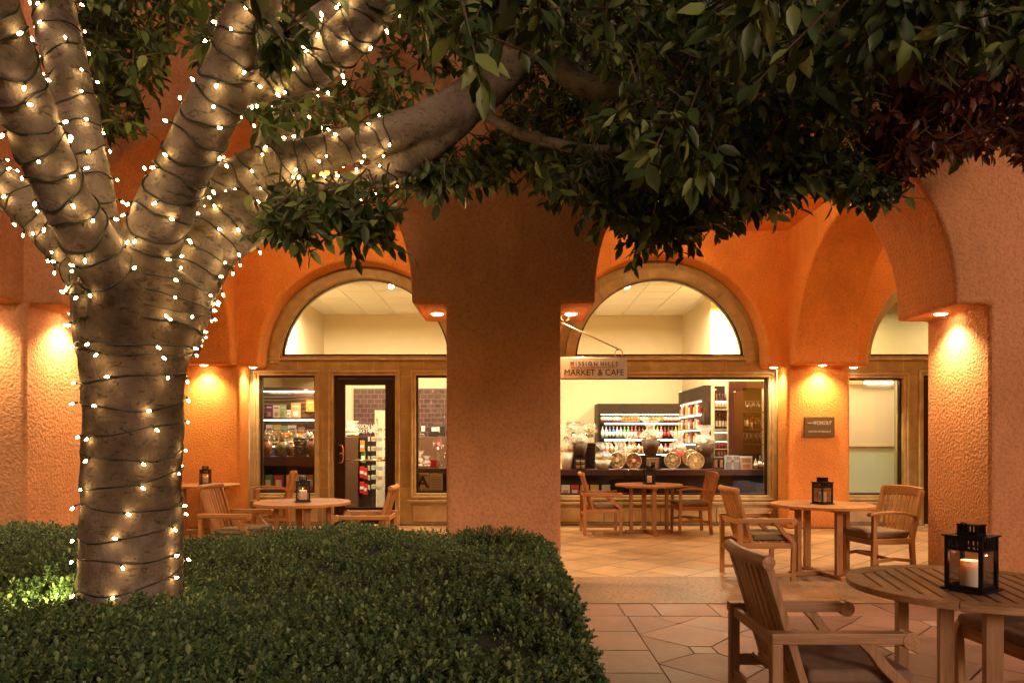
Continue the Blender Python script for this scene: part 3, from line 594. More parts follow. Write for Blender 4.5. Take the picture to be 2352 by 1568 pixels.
def plaque():
    y = YP-.05; x0, x1 = W(1846, 0, y).x, W(1917, 0, y).x; z0, z1 = W(0, 1004, y).z, W(0, 957, y).z
    t = empty('wall_plaque', ((x0+x1)/2, YP, z0), label='small bronze plaque with engraved lettering on the orange pilaster', cat='plaque')
    child(box(x0, x1, y, y+.012, z0, z1, 0).build('back_plate', mat('smoked_acrylic', (.15, .10, .04), .5, spec=.2), bevel=.002), t)
    child(box(x0+.012, x1-.012, y-.008, y, z0+.012, z1-.01, 0).build('front_plate', mat('plaque_bronze', (.14, .085, .03), .7, spec=.15), bevel=.001), t)
    child(MB().tube([(x0+.03, y+.012, z0+.03), (x0+.03, YP, z0+.03)], .008, 8).tube([(x1-.03, y+.012, z1-.03), (x1-.03, YP, z1-.03)], .008, 8).build('stand_off', M['brass']), t)
    lt = mat('plaque_lettering', (.62, .52, .38), .4)
    for txt, cx, py, size, sh, tw in (('WORKOUT', 1888, 971.5, .085, .25, 42), ('WEST', 1861, 971.5, .035, 0, 15), ('WESTIN WORKOUT', 1882, 991, .045, 0, 52)):
        o = text_mesh('lettering', txt, size, (0, 0, 0), lt, shear=sh, depth=.001); o.scale.x = tw/FPX*y/o.dimensions.x
        o.location = (W(cx, 0, y).x, y-.0095, W(0, py, y).z); child(o, t)
plaque()
# ------------------------------------------------------------------ tree
def crom(P, n=6):
    P = [Vector(p) for p in P]; out = []
    for i in range(len(P)-1):
        a = P[max(i-1, 0)]; b = P[i]; c = P[i+1]; d = P[min(i+2, len(P)-1)]
        for k in range(n):
            t = k/n; out.append(.5*((2*b)+(c-a)*t+(2*a-5*b+4*c-d)*t*t+(3*b-a-3*c+d)*t**3))
    return out+[P[-1]]
def limb(spec, n=6):                     # (px, py, radius px, Y) -> smooth 4D path
    P = crom([Vector((*W(px, py, Y), r/FPX*Y)) for px, py, r, Y in spec], n) if False else None
    pts = [W(px, py, Y) for px, py, r, Y in spec]; rr = [Vector((r/FPX*Y, 0, 0)) for px, py, r, Y in spec]
    return crom(pts, n), [v.x*.895 for v in crom(rr, n)]
LIMBS = {
 'T': [(300,1500,122,3.5),(301,1400,118,3.5),(303,1200,114,3.5),(307,1000,112,3.5),(308,850,118,3.5),(318,740,148,3.53),(332,675,158,3.58),(338,640,120,3.6)],
 'A': [(300,790,90,3.42),(272,670,74,3.3),(228,590,66,3.2),(170,490,62,3.05),(110,375,61,2.9),(60,250,61,2.75),(18,120,60,2.62),(-30,-20,60,2.5),(-70,-200,58,2.35)],
 'B': [(285,740,60,3.65),(238,560,50,3.7),(203,400,50,3.75),(168,220,49,3.8),(128,40,49,3.9),(100,-150,45,4.0)],
 'C': [(325,790,95,3.5),(322,640,72,3.4),(370,500,66,3.3),(440,350,63,3.2),(505,220,62,3.1),(560,80,60,3.0),(605,-30,58,2.95),(640,-200,56,2.85)],
 'D': [(500,235,48,3.12),(560,185,52,3.15),(640,170,55,3.18),(730,138,55,3.18),(815,70,53,3.12),(880,-30,52,3.05),(930,-160,50,3.0)],
 'E': [(395,700,60,3.65),(425,560,48,3.72),(475,445,44,3.8),(580,388,44,3.9),(700,360,43,4.0),(850,322,43,4.1),(980,280,46,4.2),(1090,222,54,4.3),(1190,115,54,4.3),(1270,0,50,4.3),(1330,-120,46,4.3)],
 'F': [(370,790,90,3.6),(415,660,84,3.65),(480,560,74,3.75),(560,505,72,3.85),(650,478,54,4.0),(760,440,38,4.1),(880,400,30,4.2),(990,345,26,4.25),(1080,270,24,4.3)],
 'G': [(600,480,58,3.95),(628,390,54,4.02),(650,290,50,4.1),(690,180,44,4.2),(740,60,40,4.3),(790,-80,36,4.4)],
 'H': [(285,780,60,3.65),(215,665,46,3.72),(140,560,46,3.8),(70,478,48,3.8),(0,425,48,3.8),(-90,350,48,3.8)],
 'I': [(215,200,18,4.7),(240,90,20,4.8),(262,-20,22,4.9),(280,-150,22,5.0)],
 'J': [(1215,80,26,4.35),(1275,150,29,4.4),(1340,195,29,4.4),(1430,210,24,4.35),(1530,215,16,4.3)],
 'K': [(1100,250,18,4.3),(1150,285,16,4.25),(1230,318,14,4.2),(1330,340,13,4.15),(1420,345,12,4.1),(1500,325,10,4.05),(1570,310,7,4.0)],
}
PATHS = {k: limb(v) for k, v in LIMBS.items()}
FORK = limb([(312,820,126,3.5),(318,740,146,3.53),(332,670,160,3.56),(338,620,166,3.58),(340,580,168,3.58)])
tree = empty('ficus_tree', (PATHS['T'][0][0].x, 3.5, .3), label='big pale barked ficus tree wrapped in fairy lights behind the hedge', cat='tree')
b = MB()
for k, (P, Rr) in PATHS.items():
    b.tube(P, [r*1.03 for r in Rr], 20)
tr = b.build('trunk', M['bark']); child(tr, tree)
rm_ = tr.modifiers.new('remesh', 'REMESH'); rm_.mode = 'VOXEL'; rm_.voxel_size = .013; rm_.use_smooth_shade = True
sm_ = tr.modifiers.new('smooth', 'SMOOTH'); sm_.iterations = 9; sm_.factor = .5
tx = bpy.data.textures.new('bark_lumps', 'CLOUDS'); tx.noise_scale = .16; tx.noise_depth = 3
dm = tr.modifiers.new('lumps', 'DISPLACE'); dm.texture = tx; dm.strength = .032; dm.mid_level = .45; dm.texture_coords = 'LOCAL'
# ------------------------------------------------------------------ leaves
def leaf_mesh(name, P, D, Nn, L, Wd, m, fine=True, extra=None):
    P, D, Nn, L, Wd = map(lambda a: np.asarray(a, dtype=np.float64), (P, D, Nn, L, Wd))
    D /= np.linalg.norm(D, axis=1, keepdims=True)+1e-9; S = np.cross(D, Nn); S /= np.linalg.norm(S, axis=1, keepdims=True)+1e-9; U = np.cross(S, D)
    if fine:
        T = np.array([(0,0,0),(.28,-.42,.05),(.3,0,-.02),(.28,.42,.05),(.62,-.44,.02),(.64,0,-.06),(.62,.44,.02),(.86,-.2,-.05),(.86,.2,-.05),(1.04,0,-.14)])
        F = [(0,1,2),(0,2,3),(1,4,5,2),(2,5,6,3),(4,7,5),(5,8,6),(5,7,9),(5,9,8)]
    else:
        T = np.array([(0,0,0),(.3,-.30,.05),(.65,-.48,.10),(.92,-.26,.05),(1,0,-.02),(.92,.26,.05),(.65,.48,.10),(.3,.30,.05)])
        F = [(0,1,2,3,4),(0,4,5,6,7)]
    n = len(P); k = len(T)
    V = P[:, None]+D[:, None]*(T[None, :, 0:1]*L[:, None, None])+S[:, None]*(T[None, :, 1:2]*Wd[:, None, None])+U[:, None]*(T[None, :, 2:3]*L[:, None, None])
    V = V.reshape(-1, 3); fl = [len(f) for f in F]; idx = np.concatenate([np.array(f) for f in F]); nl = len(idx)
    LI = (np.arange(n)[:, None]*k+idx[None]).reshape(-1); starts1 = np.cumsum([0]+fl[:-1])
    LS = (np.arange(n)[:, None]*nl+starts1[None]).reshape(-1)
    me = bpy.data.meshes.new(name); ev = [] ; me.vertices.add(len(V)); me.vertices.foreach_set('co', V.reshape(-1)); me.loops.add(len(LI)); me.loops.foreach_set('vertex_index', LI.astype(np.int32))
    me.polygons.add(len(LS)); me.polygons.foreach_set('loop_start', LS.astype(np.int32)); me.polygons.foreach_set('use_smooth', np.ones(len(LS), dtype=bool))
    me.update(calc_edges=True); me.validate(); me.materials.append(m); o = bpy.data.objects.new(name, me); COL.objects.link(o); return o
def in_poly(x, y, poly):
    c = False; n = len(poly)
    for i in range(n):
        x1, y1 = poly[i]; x2, y2 = poly[i-1]
        if (y1 > y) != (y2 > y) and x < (x2-x1)*(y-y1)/(y2-y1)+x1: c = not c
    return c
LP, LD, LN, LL, LW = [], [], [], [], []; TW = MB()
def twig(c, d, ln, k, ll):
    d = Vector(d).normalized(); up = Vector((0, 0, 1)); sd_ = d.cross(up); sd_ = sd_.normalized() if sd_.length > .1 else Vector((1, 0, 0)); pts = []
    ph = random.uniform(0, 6.28)
    for i in range(k):
        t = (i+.5)/k; p = c+d*ln*t+Vector((0, 0, -.12*ln*t*t)); a = ph+i*2.4; side = (sd_*math.cos(a)+d.cross(sd_)*math.sin(a))
        ld = (d*(.35+.6*t)+side*.9*(1-.4*t)+Vector((0, 0, -.25))+Vector(RNG.normal(0, .28, 3))).normalized()
        nn = (up+Vector(RNG.normal(0, .55, 3))-Vector((0, .9, 0))).normalized()
        L = ll*1.18*random.uniform(.6, 1.15); LP.append(tuple(p)); LD.append(tuple(ld)); LN.append(tuple(nn)); LL.append(L); LW.append(L*random.uniform(.42, .56))
    TW.tube([c-d*ln*.25, c+d*ln*.5+Vector((0, 0, -.03*ln)), c+d*ln+Vector((0, 0, -.12*ln))], [.005, .0038, .002], 4, caps=False)
GAPJ = [(1180,60),(1260,70),(1330,130),(1430,150),(1480,190),(1450,250),(1330,240),(1250,210)]
GAPK = [(1080,210),(1200,260),(1290,290),(1480,300),(1500,360),(1300,360),(1180,330),(1090,290)]
def region(poly, n, y0, y1, ll, ln=.2, k=9, down=.5, sx=0):
    xs = [p[0] for p in poly]; ys = [p[1] for p in poly]; c = 0
    while c < n:
        px, py = random.uniform(min(xs), max(xs)), random.uniform(min(ys), max(ys))
        if not in_poly(px, py, poly): continue
        Y = random.uniform(y0, y1)
        if Y < 4.5 and (in_poly(px, py, GAPJ) or in_poly(px, py, GAPK)): c += .3; continue
        c += 1
        a = random.uniform(0, 2*PI); d = Vector((math.cos(a)+sx, math.sin(a)*.8, -random.uniform(0, 2*down)))
        dn = d.normalized(); p = W(px, py, Y)-dn*ln*.5
        twig(p, d, ln*random.uniform(.7, 1.3), k, ll)
# far dense mass over the arcade
region([(900,-60),(2420,-60),(2420,290),(2300,330),(2150,345),(2040,395),(1960,440),(1850,425),(1760,480),(1640,500),(1500,530),(1430,520),(1300,450),(1240,400),(1180,300),(1120,180),(960,90)], 1250, 4.6, 5.9, .085)
region([(1210,330),(1420,330),(1760,340),(2030,360),(2030,430),(1850,415),(1760,470),(1640,500),(1580,530),(1450,520),(1400,495),(1280,440)], 400, 3.9, 5.0, .085)
region([(1440,515),(1590,505),(1560,550),(1480,560)], 18, 4.2, 4.6, .08, down=.9)
region([(1900,370),(2060,390),(2040,440),(1960,460)], 40, 4.2, 4.7, .08, sx=.6)
# mid and near layers
region([(1240,-60),(2420,-60),(2420,90),(2060,150),(1850,330),(1700,420),(1600,430),(1480,400),(1380,330),(1300,250),(1230,140)], 400, 3.2, 4.3, .088)
region([(1650,-80),(2420,-80),(2420,60),(2000,160),(1700,100)], 70, 2.3, 3.0, .09)
region([(1480,250),(1620,240),(1680,380),(1560,400)], 12, 2.7, 3.1, .09, down=1.2)
region([(1840,150),(1920,150),(1920,250),(1830,260)], 5, 2.6, 2.9, .09, down=1.2)
region([(1380,190),(1480,190),(1480,300),(1380,280)], 8, 2.9, 3.2, .085, down=1)
region([(930,-60),(1260,-60),(1240,40),(1120,110),(1020,80),(930,20)], 26, 2.3, 3.0, .09, down=.8)
region([(1660,-40),(1760,-40),(1760,20),(1660,40)], 5, 1.95, 2.2, .095, down=1.5)
region([(1010,20),(1210,60),(1200,120),(1090,120)], 5, 2.1, 2.4, .085, down=1.2)
region([(2080,-40),(2420,-40),(2420,100),(2150,60)], 14, 2.3, 2.8, .09)
# clusters at the left
region([(170,-40),(420,-40),(395,60),(380,150),(300,190),(340,280),(250,330),(200,330),(190,150)], 150, 4.4, 5.2, .085)
region([(380,-60),(560,-60),(520,40),(400,30)], 22, 4.4, 5.2, .085)
region([(455,60),(500,40),(500,110),(470,140)], 14, 3.8, 4.2, .08)
region([(640,-40),(960,-40),(1100,100),(1020,180),(920,250),(800,300),(700,310),(640,230),(700,240),(880,130),(860,60),(660,80)], 120, 4.6, 5.7, .085)
region([(610,40),(690,30),(660,150),(620,130)], 14, 2.75, 3.0, .08)
region([(560,240),(680,190),(760,230),(700,290),(600,280)], 14, 3.5, 3.8, .08, down=.9)
region([(620,440),(760,430),(900,420),(915,480),(880,560),(840,540),(760,560),(700,570),(620,510)], 74, 3.3, 3.8, .075, down=.7)
region([(600,470),(700,450),(700,520),(620,520)], 10, 3.1, 3.3, .07, down=.4, sx=-.5)
region([(890,380),(1100,350),(1180,400),(1060,420),(930,430)], 85, 4.2, 4.9, .08)
region([(1100,330),(1230,300),(1240,360),(1130,370)], 30, 4.4, 5.0, .08)
# unseen crown above the frame, added to shade the wall from the sky
for i in range(650):
    x = random.uniform(-3.5, 4.5); y = random.uniform(1.2, 5.9); z = CZ+HY/FPX*y+random.uniform(.15, 1.6)
    a = random.uniform(0, 6.28); twig(Vector((x, y, z)), (math.cos(a), math.sin(a), -.3), .3, 9, .13)
ml = leaf_mesh('crown', LP, LD, LN, LL, LW, M['leaf']); child(ml, tree)
SPL = len(LP)
region([(2060,130),(2420,100),(2420,400),(2300,345),(2150,365),(2060,400),(2010,330)], 260, 4.0, 5.2, .08)
rl = leaf_mesh('red_lit_foliage', LP[SPL:], LD[SPL:], LN[SPL:], LL[SPL:], LW[SPL:], leaf_mat('red_lit_ficus_leaf', (.05, .014, .007), (.14, .04, .016), (.26, .09, .03))); child(rl, tree); rl['label'] = 'leaves tinted by red light at the upper right of the crown'  # red light on these leaves is put into their colour
for k in range(26):
    y = random.uniform(3.3, 5.4); px, py = random.uniform(1250, 1950), random.uniform(20, 230); p0 = W(px, py, y); d = Vector((random.uniform(.3, 1), random.uniform(-.4, .4), random.uniform(-.35, .1)))
    TW.tube([p0, p0+d*.3+Vector((0, 0, .03)), p0+d*.6+Vector((0, .03, -.04)), p0+d*.9+Vector((0, 0, -.12))], [.012, .010, .007, .003], 6, caps=False)
tw = TW.build('twigs', M['twig']); child(tw, tree)
# ------------------------------------------------------------------ fairy lights
bb = MB(); bb.lathe([(0, 0), (.0042, .001), (.0048, .012), (.0038, .019), (0, .0195)], 8, mi=0)
bb.lathe([(0, .0195), (.0040, .020), (.0054, .025), (.0050, .031), (.0028, .037), (0, .039)], 8, mi=1)
BULB = bb.mesh('bulb', [M['wire'], M['bulb']])
bpy.data.materials['warm_lit_bulb'].cycles.emission_sampling = 'FRONT'
def string_lights(key, a, b_, pitch, spacing, label, phase=0):
    P, Rr = PATHS[key]; n = len(P); i0, i1 = a, min(b_, n-1)
    # arc length sampling
    seg = [0]; idx = list(np.arange(i0, i1+1e-6, .25)); pts = []
    for t in idx:
        i = int(t); f = t-i; p = P[i].lerp(P[min(i+1, n-1)], f); r = Rr[i]*(1-f)+Rr[min(i+1, n-1)]*f; pts.append((p, r))
    S = [0]
    for q in range(1, len(pts)): S.append(S[-1]+(pts[q][0]-pts[q-1][0]).length)
    tot = S[-1]; turns = tot/pitch; m = int(turns*26); wire = []; nor = []; up = Vector((0, 1, 0)); Sn = np.array(S)
    for j in range(m+1):
        s = tot*j/m; q = min(int(np.searchsorted(Sn, s, side='right'))-1, len(pts)-2); f = (s-S[q])/max(1e-6, S[q+1]-S[q])
        c = pts[q][0].lerp(pts[q+1][0], f); r = pts[q][1]*(1-f)+pts[q+1][1]*f; d = (pts[q+1][0]-pts[q][0]).normalized()
        u = (up-d*up.dot(d)).normalized(); v = d.cross(u); ang = phase+2*PI*turns*j/m; nn = u*math.cos(ang)+v*math.sin(ang)
        tilt = d*(.35*r*math.sin(ang+1.1))*.5+d*(.02*math.sin(j*.37+phase)+.005*math.sin(j*1.13+2*phase))
        wire.append(c+nn*(r*1.035+.004)+tilt); nor.append((nn, d))
    t = empty('string_lights', tuple(pts[0][0]), label=label, cat='string lights', group='fairy lights wound round the tree')
    o = MB().tube(wire, .005 if key in 'ACD' else .0038, 6).build('wire', M['wire']); child(o, t)
    acc = random.random()*spacing; k = 0
    for j in range(1, len(wire)):
        acc += (wire[j]-wire[j-1]).length
        if acc > spacing and k < 99:
            acc = random.uniform(-.25, .15)*spacing; k += 1
            nn, d = nor[j]; tv = (wire[j]-wire[j-1]).normalized()
            ax = (nn*random.uniform(.08, .55)+Vector((0, 0, -.4))*random.random()+tv*random.uniform(-1, 1)+d*random.uniform(-.4, .4)).normalized()
            bo = bpy.data.objects.new('bulb', BULB); COL.objects.link(bo); bo.parent = t
            bo.location = wire[j]+nn*.007-pts[0][0]; bo.rotation_mode = 'QUATERNION'; bo.rotation_quaternion = ax.to_track_quat('Z', 'Y')
string_lights('T', 3, 36, .12, .20, 'string of warm fairy lights wound round the main trunk')
PATHS['fork'] = FORK
string_lights('fork', 1, 16, .10, .19, 'string of warm fairy lights wound round the fork where the limbs meet', 1.7)
string_lights('A', 8, 99, .095, .19, 'string of warm fairy lights wound round the nearest left limb', .6)
string_lights('B', 8, 99, .15, .16, 'string of warm fairy lights on the upright limb behind the nearest left one', 1.2)
string_lights('C', 7, 40, .095, .21, 'string of warm fairy lights wound round the tall middle limb', 2)
string_lights('D', 4, 99, .066, .19, 'tightly wound string of warm fairy lights on the limb branching right from the middle one', .3)
string_lights('E', 6, 32, .09, .18, 'string of warm fairy lights on the long limb reaching right', 1)
string_lights('F', 5, 38, .12, .14, 'string of warm fairy lights on the thick low right limb', 2.2)
string_lights('H', 6, 99, .12, .11, 'string of warm fairy lights on the low limb leaving the frame at left', .9)
string_lights('G', 5, 26, .13, .16, 'string of warm fairy lights on the stub rising behind the long limb', 2.9)
# ------------------------------------------------------------------ hedge
def hnoise(x, y): return .038*math.sin(x*2.3+1)*math.sin(y*1.9+.5)+.02*math.sin(x*3.1+y*2.2)+.016*math.sin(x*5.1+y*3.7)+.012*math.sin(x*9.7-y*8.3+2)+.010*math.sin(y*14+x*4)
HX0, HX1, HY0, HY1, HH = -5.2, .30, 1.3, 6.12, .648
def htop(x, y):
    e = min(HX1-x, HY1-y); return HH+hnoise(x, y)-(.10*max(0, 1-e/.16)**2)
hedge = empty('boxwood_hedge', (-2, 3.5, 0), label='broad clipped dark green hedge filling the left foreground', cat='hedge')
b = MB(); nx, ny = 60, 55; V = []; F = []
for i in range(nx+1):
    for j in range(ny+1):
        x = HX0+(HX1-.03-HX0)*i/nx; y = HY0+(HY1-.03-HY0)*j/ny; V.append((x, y, htop(x, y)-.045))
for i in range(nx):
    for j in range(ny): a = i*(ny+1)+j; F.append((a, a+ny+1, a+ny+2, a+1))
b.add(V, F, 0, True)
for ax_, rng in (('x', ny), ('y', nx)):
    V = []
    for j in range(rng+1):
        if ax_ == 'x': x = HX1-.03; y = HY0+(HY1-.03-HY0)*j/ny
        else: x = HX0+(HX1-.03-HX0)*j/nx; y = HY1-.03
        V += [(x, y, htop(x, y)-.045), (x, y, 0)]
    b.add(V, [(2*j, 2*j+1, 2*j+3, 2*j+2) for j in range(rng)], 0)
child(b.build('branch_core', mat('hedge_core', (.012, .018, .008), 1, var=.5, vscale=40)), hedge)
P_, D_, N_, L_, W_ = [], [], [], [], []
def sprig(p, ax, ll, k):
    ax = Vector(ax).normalized(); u = ax.orthogonal().normalized(); v = ax.cross(u); ph = random.random()*6.28
    for i in range(k):
        a = ph+i*2.4; t = i/k; s = u*math.cos(a)+v*math.sin(a)
        d = s*(1-.55*t)+ax*(.35+.7*t); q = p+ax*ll*(1.6*t-.6)
        P_.append(tuple(q)); D_.append(tuple(d)); N_.append(tuple(ax-s*.4+Vector((random.uniform(-.2, .2), random.uniform(-.2, .2), 0)))); L = ll*random.uniform(.75, 1.2); L_.append(L); W_.append(L*.62)
y = 1.9
while y < HY1:
    dens = 1900 if y < 2.8 else (1500 if y < 3.8 else 1100); dy = .05; xl = max(HX0, -.74*y-.2); cnt = int(dens*dy*(HX1-xl))
    for _ in range(cnt):
        x = random.uniform(xl, HX1); yy = y+random.random()*dy
        if (x+1.86)**2+(yy-3.5)**2 < .235**2: continue
        gp = math.sin(x*6.1+1.3*math.sin(yy*4))*math.sin(yy*7.3+1.1*math.sin(x*5))
        if gp < -.62 and random.random() < .6: continue
        z = htop(x, yy)-(.035 if gp < -.45 else 0)+.012*gp+random.uniform(-.05, .012)+(.05*random.random() if random.random() < .10 else 0)
        sprig(Vector((x, yy, z)), (random.gauss(0, .35), random.gauss(0, .35)-.1, 1), random.uniform(.017, .033)*(.5+.5*random.random()**.3), 7)
    for _ in range(int(dens*.8*dy*.5)):
        yy = y+random.random()*dy; z = random.uniform(.1, htop(HX1-.05, yy)); bul = .05*math.sin(PI*z/.7)
        sprig(Vector((HX1-.04+bul+random.uniform(-.03, .03), yy, z)), (1, random.gauss(0, .3)-.2, random.uniform(.1, .9)), random.uniform(.018, .032), 7)
    y += dy
for _ in range(2500):
    x = random.uniform(-4.3, HX1); sprig(Vector((x, HY1-.02+random.uniform(-.02, .03), random.uniform(.35, htop(x, HY1-.03)))), (0, .6, .8), .025, 6)
child(leaf_mesh('foliage', P_, D_, N_, L_, W_, M['hedge'], fine=False), hedge)
# small garden uplight hidden in the hedge at the left
t = empty('garden_spotlight', tuple(W(172, 1375, 3.22)), label='small garden spotlight glowing inside the hedge left of the trunk', cat='spotlight')
t.location.z = .69
MB().lathe([(.02, -.12), (.03, -.10), (.034, -.02), (.034, 0), (.028, 0), (.028, -.01), (0, -.01)], 14).build('housing', M['black'], t)
l = bpy.data.lights.new('lamp', 'SPOT'); l.energy = 17; l.color = (1, .86, .30); l.spot_size = R(120); l.spot_blend = .8; l.shadow_soft_size = .02
o = bpy.data.objects.new('lamp', l); COL.objects.link(o); o.parent = t; o.location = (-.02, -.05, .07); o.rotation_euler = (R(95), 0, R(70))
# ------------------------------------------------------------------ furniture: all face +x, origin on the floor
def side_curve(s):       # sweeping front support: under the arm, forward, and down to the floor
    return crom([(.36, s, .605), (.41, s, .555), (.45, s, .50), (.50, s, .45), (.545, s, .405), (.565, s, .35), (.562, s, .25), (.555, s, .0)], 5)
def lounge_chair(name, wood, cush):          # straight low arms with scrolled ends, reclined slatted back
    t = empty(name); t['category'] = 'chair'; H = .275
    for sgn in (-1, 1):
        y = sgn*H
        box(0, .045, y-.022, y+.022, 0, .585).build('leg', wood, t, bevel=.004)
        MB().ribbon(side_curve(y), .040, .044, mi=2).build('leg', wood, t, bevel=.004)
        b = MB().box(-.004, .55, y-.029, y+.029, .585, .63, 0); b.tube([(.555, y-.032, .600), (.555, y+.032, .600)], .036, 20, 1, smooth=False)
        b.build('armrest', wood, t, bevel=.005)
        box(.045, .54, y-.016, y+.016, .05, .08).build('floor_rail', wood, t, bevel=.003)
        box(.045, .545, y-.014, y+.014, .33, .385).build('side_rail', wood, t, bevel=.003)
    box(.012, .04, -H+.022, H-.022, .565, .61).build('rear_arm_rail', wood, t, bevel=.004)
    box(.012, .036, -H+.022, H-.022, .27, .315).build('rear_stretcher', wood, t, bevel=.004)
    box(.535, .56, -H+.02, H-.02, .33, .395).build('front_rail', wood, t, bevel=.004)
    b = MB()
    for i in range(8): b.box(.10+i*.057, .145+i*.057, -H+.03, H-.03, .385, .40, 1)
    b.build('seat', wood, t)
    bx = lambda z: .17-(z-.36)/.55*.165; bow = lambda y: -.03*math.cos(PI*y/.56)
    b = MB(); 
    for i in range(7):
        y = -.174+i*.058; b.bar((bx(.36)+bow(y), y, .36), (bx(.885)+bow(y), y, .885), .046, .014, 2)
    b.build('back_slats', wood, t, bevel=.002)
    for sgn in (-1, 1): y = sgn*.232; MB().bar((bx(.33)+bow(y), y, .33), (bx(.90)+bow(y), y, .90), .046, .034, 2).build('back_post', wood, t, bevel=.004)
    for z, h_, nm in ((.40, .05, 'lower_back_rail'),):
        MB().ribbon([(bx(z)+bow(y)-.004, y, z) for y in np.linspace(-.22, .22, 9)], h_, .022, axis=(0, 0, 1), mi=1).build(nm, wood, t, bevel=.003)
    MB().tube([(bx(.905)+bow(y)-.004, y, .905) for y in np.linspace(-.262, .262, 15)], .030, 14, 1).build('top_rail', wood, t, bevel=.004)
    cushion(.165, .60, .245, .405, .465).build('cushion', cush, t, bevel=.022, seg=4)
    return t
def cushion(x0, x1, h, z0, z1): return MB().box(x0, x1, -h, h, z0, z1, 0)
def upright_chair(name, wood, cush):         # bowed arms, tall fanned back, tapered legs
    t = empty(name); t['category'] = 'chair'; H = .27
    bx = lambda z: .02-max(0, z-.42)*.24
    for sgn in (-1, 1):
        y = sgn*H
        MB().ribbon(crom([(.0, y, 0), (.015, y, .22), (.02, y, .42), (bx(.66), y, .66), (bx(.90), y, .90)], 4), .036, .05, mi=2).build('leg', wood, t, bevel=.004)
        MB().ribbon([(.475, y, 0), (.465, y, .40), (.46, y, .655)], .04, .042, mi=2).build('leg', wood, t, bevel=.004)
        MB().ribbon(crom([(bx(.64)+.01, y, .64), (.10, y+sgn*.012, .668), (.25, y+sgn*.02, .683), (.40, y+sgn*.012, .680), (.49, y, .667), (.52, y-sgn*.004, .655)], 4), .056, .024, mi=0).build('armrest', wood, t, bevel=.006)
        box(.04, .455, y-.012, y+.012, .36, .415).build('side_rail', wood, t, bevel=.003)
        MB().ribbon([(.02, y, .19), (.24, y, .215), (.46, y, .19)], .022, .034, mi=0).build('stretcher', wood, t, bevel=.003)
    box(.455, .48, -H+.02, H-.02, .355, .415).build('front_rail', wood, t, bevel=.003)
    box(.23, .255, -H+.01, H-.01, .19, .222).build('cross_stretcher', wood, t, bevel=.003)
    b = MB()
    for i in range(7): b.box(.05+i*.058, .095+i*.058, -H+.015, H-.015, .405, .42, 1)
    b.build('seat', wood, t)
    bow = lambda y: -.03*math.cos(PI*y/.6)
    b = MB()
    for i in range(8):
        y = -.20+i*.0571; b.bar((bx(.47)+bow(y), y*.92, .455), (bx(.86)+bow(y), y, .86), .034, .013, 2)
    b.build('back_slats', wood, t, bevel=.002)
    for z, hh, nm in ((.46, .04, 'lower_back_rail'), (.875, .10, 'top_rail')):
        MB().ribbon([(bx(z)+bow(y)+.002, y, z+(.012*math.cos(PI*y/.56) if nm == 'top_rail' else 0)) for y in np.linspace(-H-.012 if nm == 'top_rail' else -H+.015, H+.012 if nm == 'top_rail' else H-.015, 11)], hh, .03, axis=(0, 0, 1), mi=1).build(nm, wood, t, bevel=.009, seg=3)
    cushion(.03, .51, .25, .42, .485).build('cushion', cush, t, bevel=.024, seg=4)
    return t
def round_table(name, wood):
    t = empty(name); t['category'] = 'table'; Rr = .51; ri = .445
    oc = [(ri*math.cos(PI/4*k+PI/8), ri*math.sin(PI/4*k+PI/8)) for k in range(8)]
    circ = [(Rr*math.cos(2*PI*k/72), Rr*math.sin(2*PI*k/72)) for k in range(72)]
    top = MB(); 
    for k in range(8):       # eight rim segments with fine joints
        a0, a1 = PI/4*k+PI/8+.004, PI/4*(k+1)+PI/8-.004
        o0 = (ri*math.cos(a0), ri*math.sin(a0)); o1 = (ri*math.cos(a1), ri*math.sin(a1))
        top.plate([[(Rr*math.cos(a0+(a1-a0)*j/9), Rr*math.sin(a0+(a1-a0)*j/9)) for j in range(10)]+[o1, o0]], .712, .742, axis='z', mi=1)
    tp = top.build('tabletop', wood, t, bevel=.003)
    b = MB(); wd = .064; y = -.42; ap = ri*math.cos(PI/8)
    while y < .40:
        y1 = y+wd-.015
        def hx(yy):          # half width of the octagon at yy
            yy = abs(yy); s = ri*math.sin(PI/8); return ap if yy <= s else ap-(yy-s)
        m_ = min(hx(y), hx(y1)); 
        if m_ > .02:
            b.plate([[(-hx(y)+.004, y), (hx(y)-.004, y), (hx(y1)-.004, y1), (-hx(y1)+.004, y1)]], .714, .740, axis='z', mi=0)
        y += wd
    b.build('slat_field', wood, tp, bevel=.002)
    b = MB().box(-.36, .36, -.035, .035, .68, .711, 0).box(-.035, .035, -.36, .36, .675, .706, 1); b.build('top_brace', wood, t, bevel=.003)
    for k in range(4):
        a = PI/2*k+PI/4; 
        bb_ = MB().box(.255, .30, -.034, .034, .045, .69, 2); o = bb_.build('leg', wood, t, bevel=.004); o.rotation_euler.z = PI/2*k
    for k in range(2):
        o = MB().box(-.37, .37, -.036, .036, .0 if k == 0 else .004, .045 if k == 0 else .041, 0).build('foot_bar', wood, t, bevel=.006); o.rotation_euler.z = PI/2*k
    return t
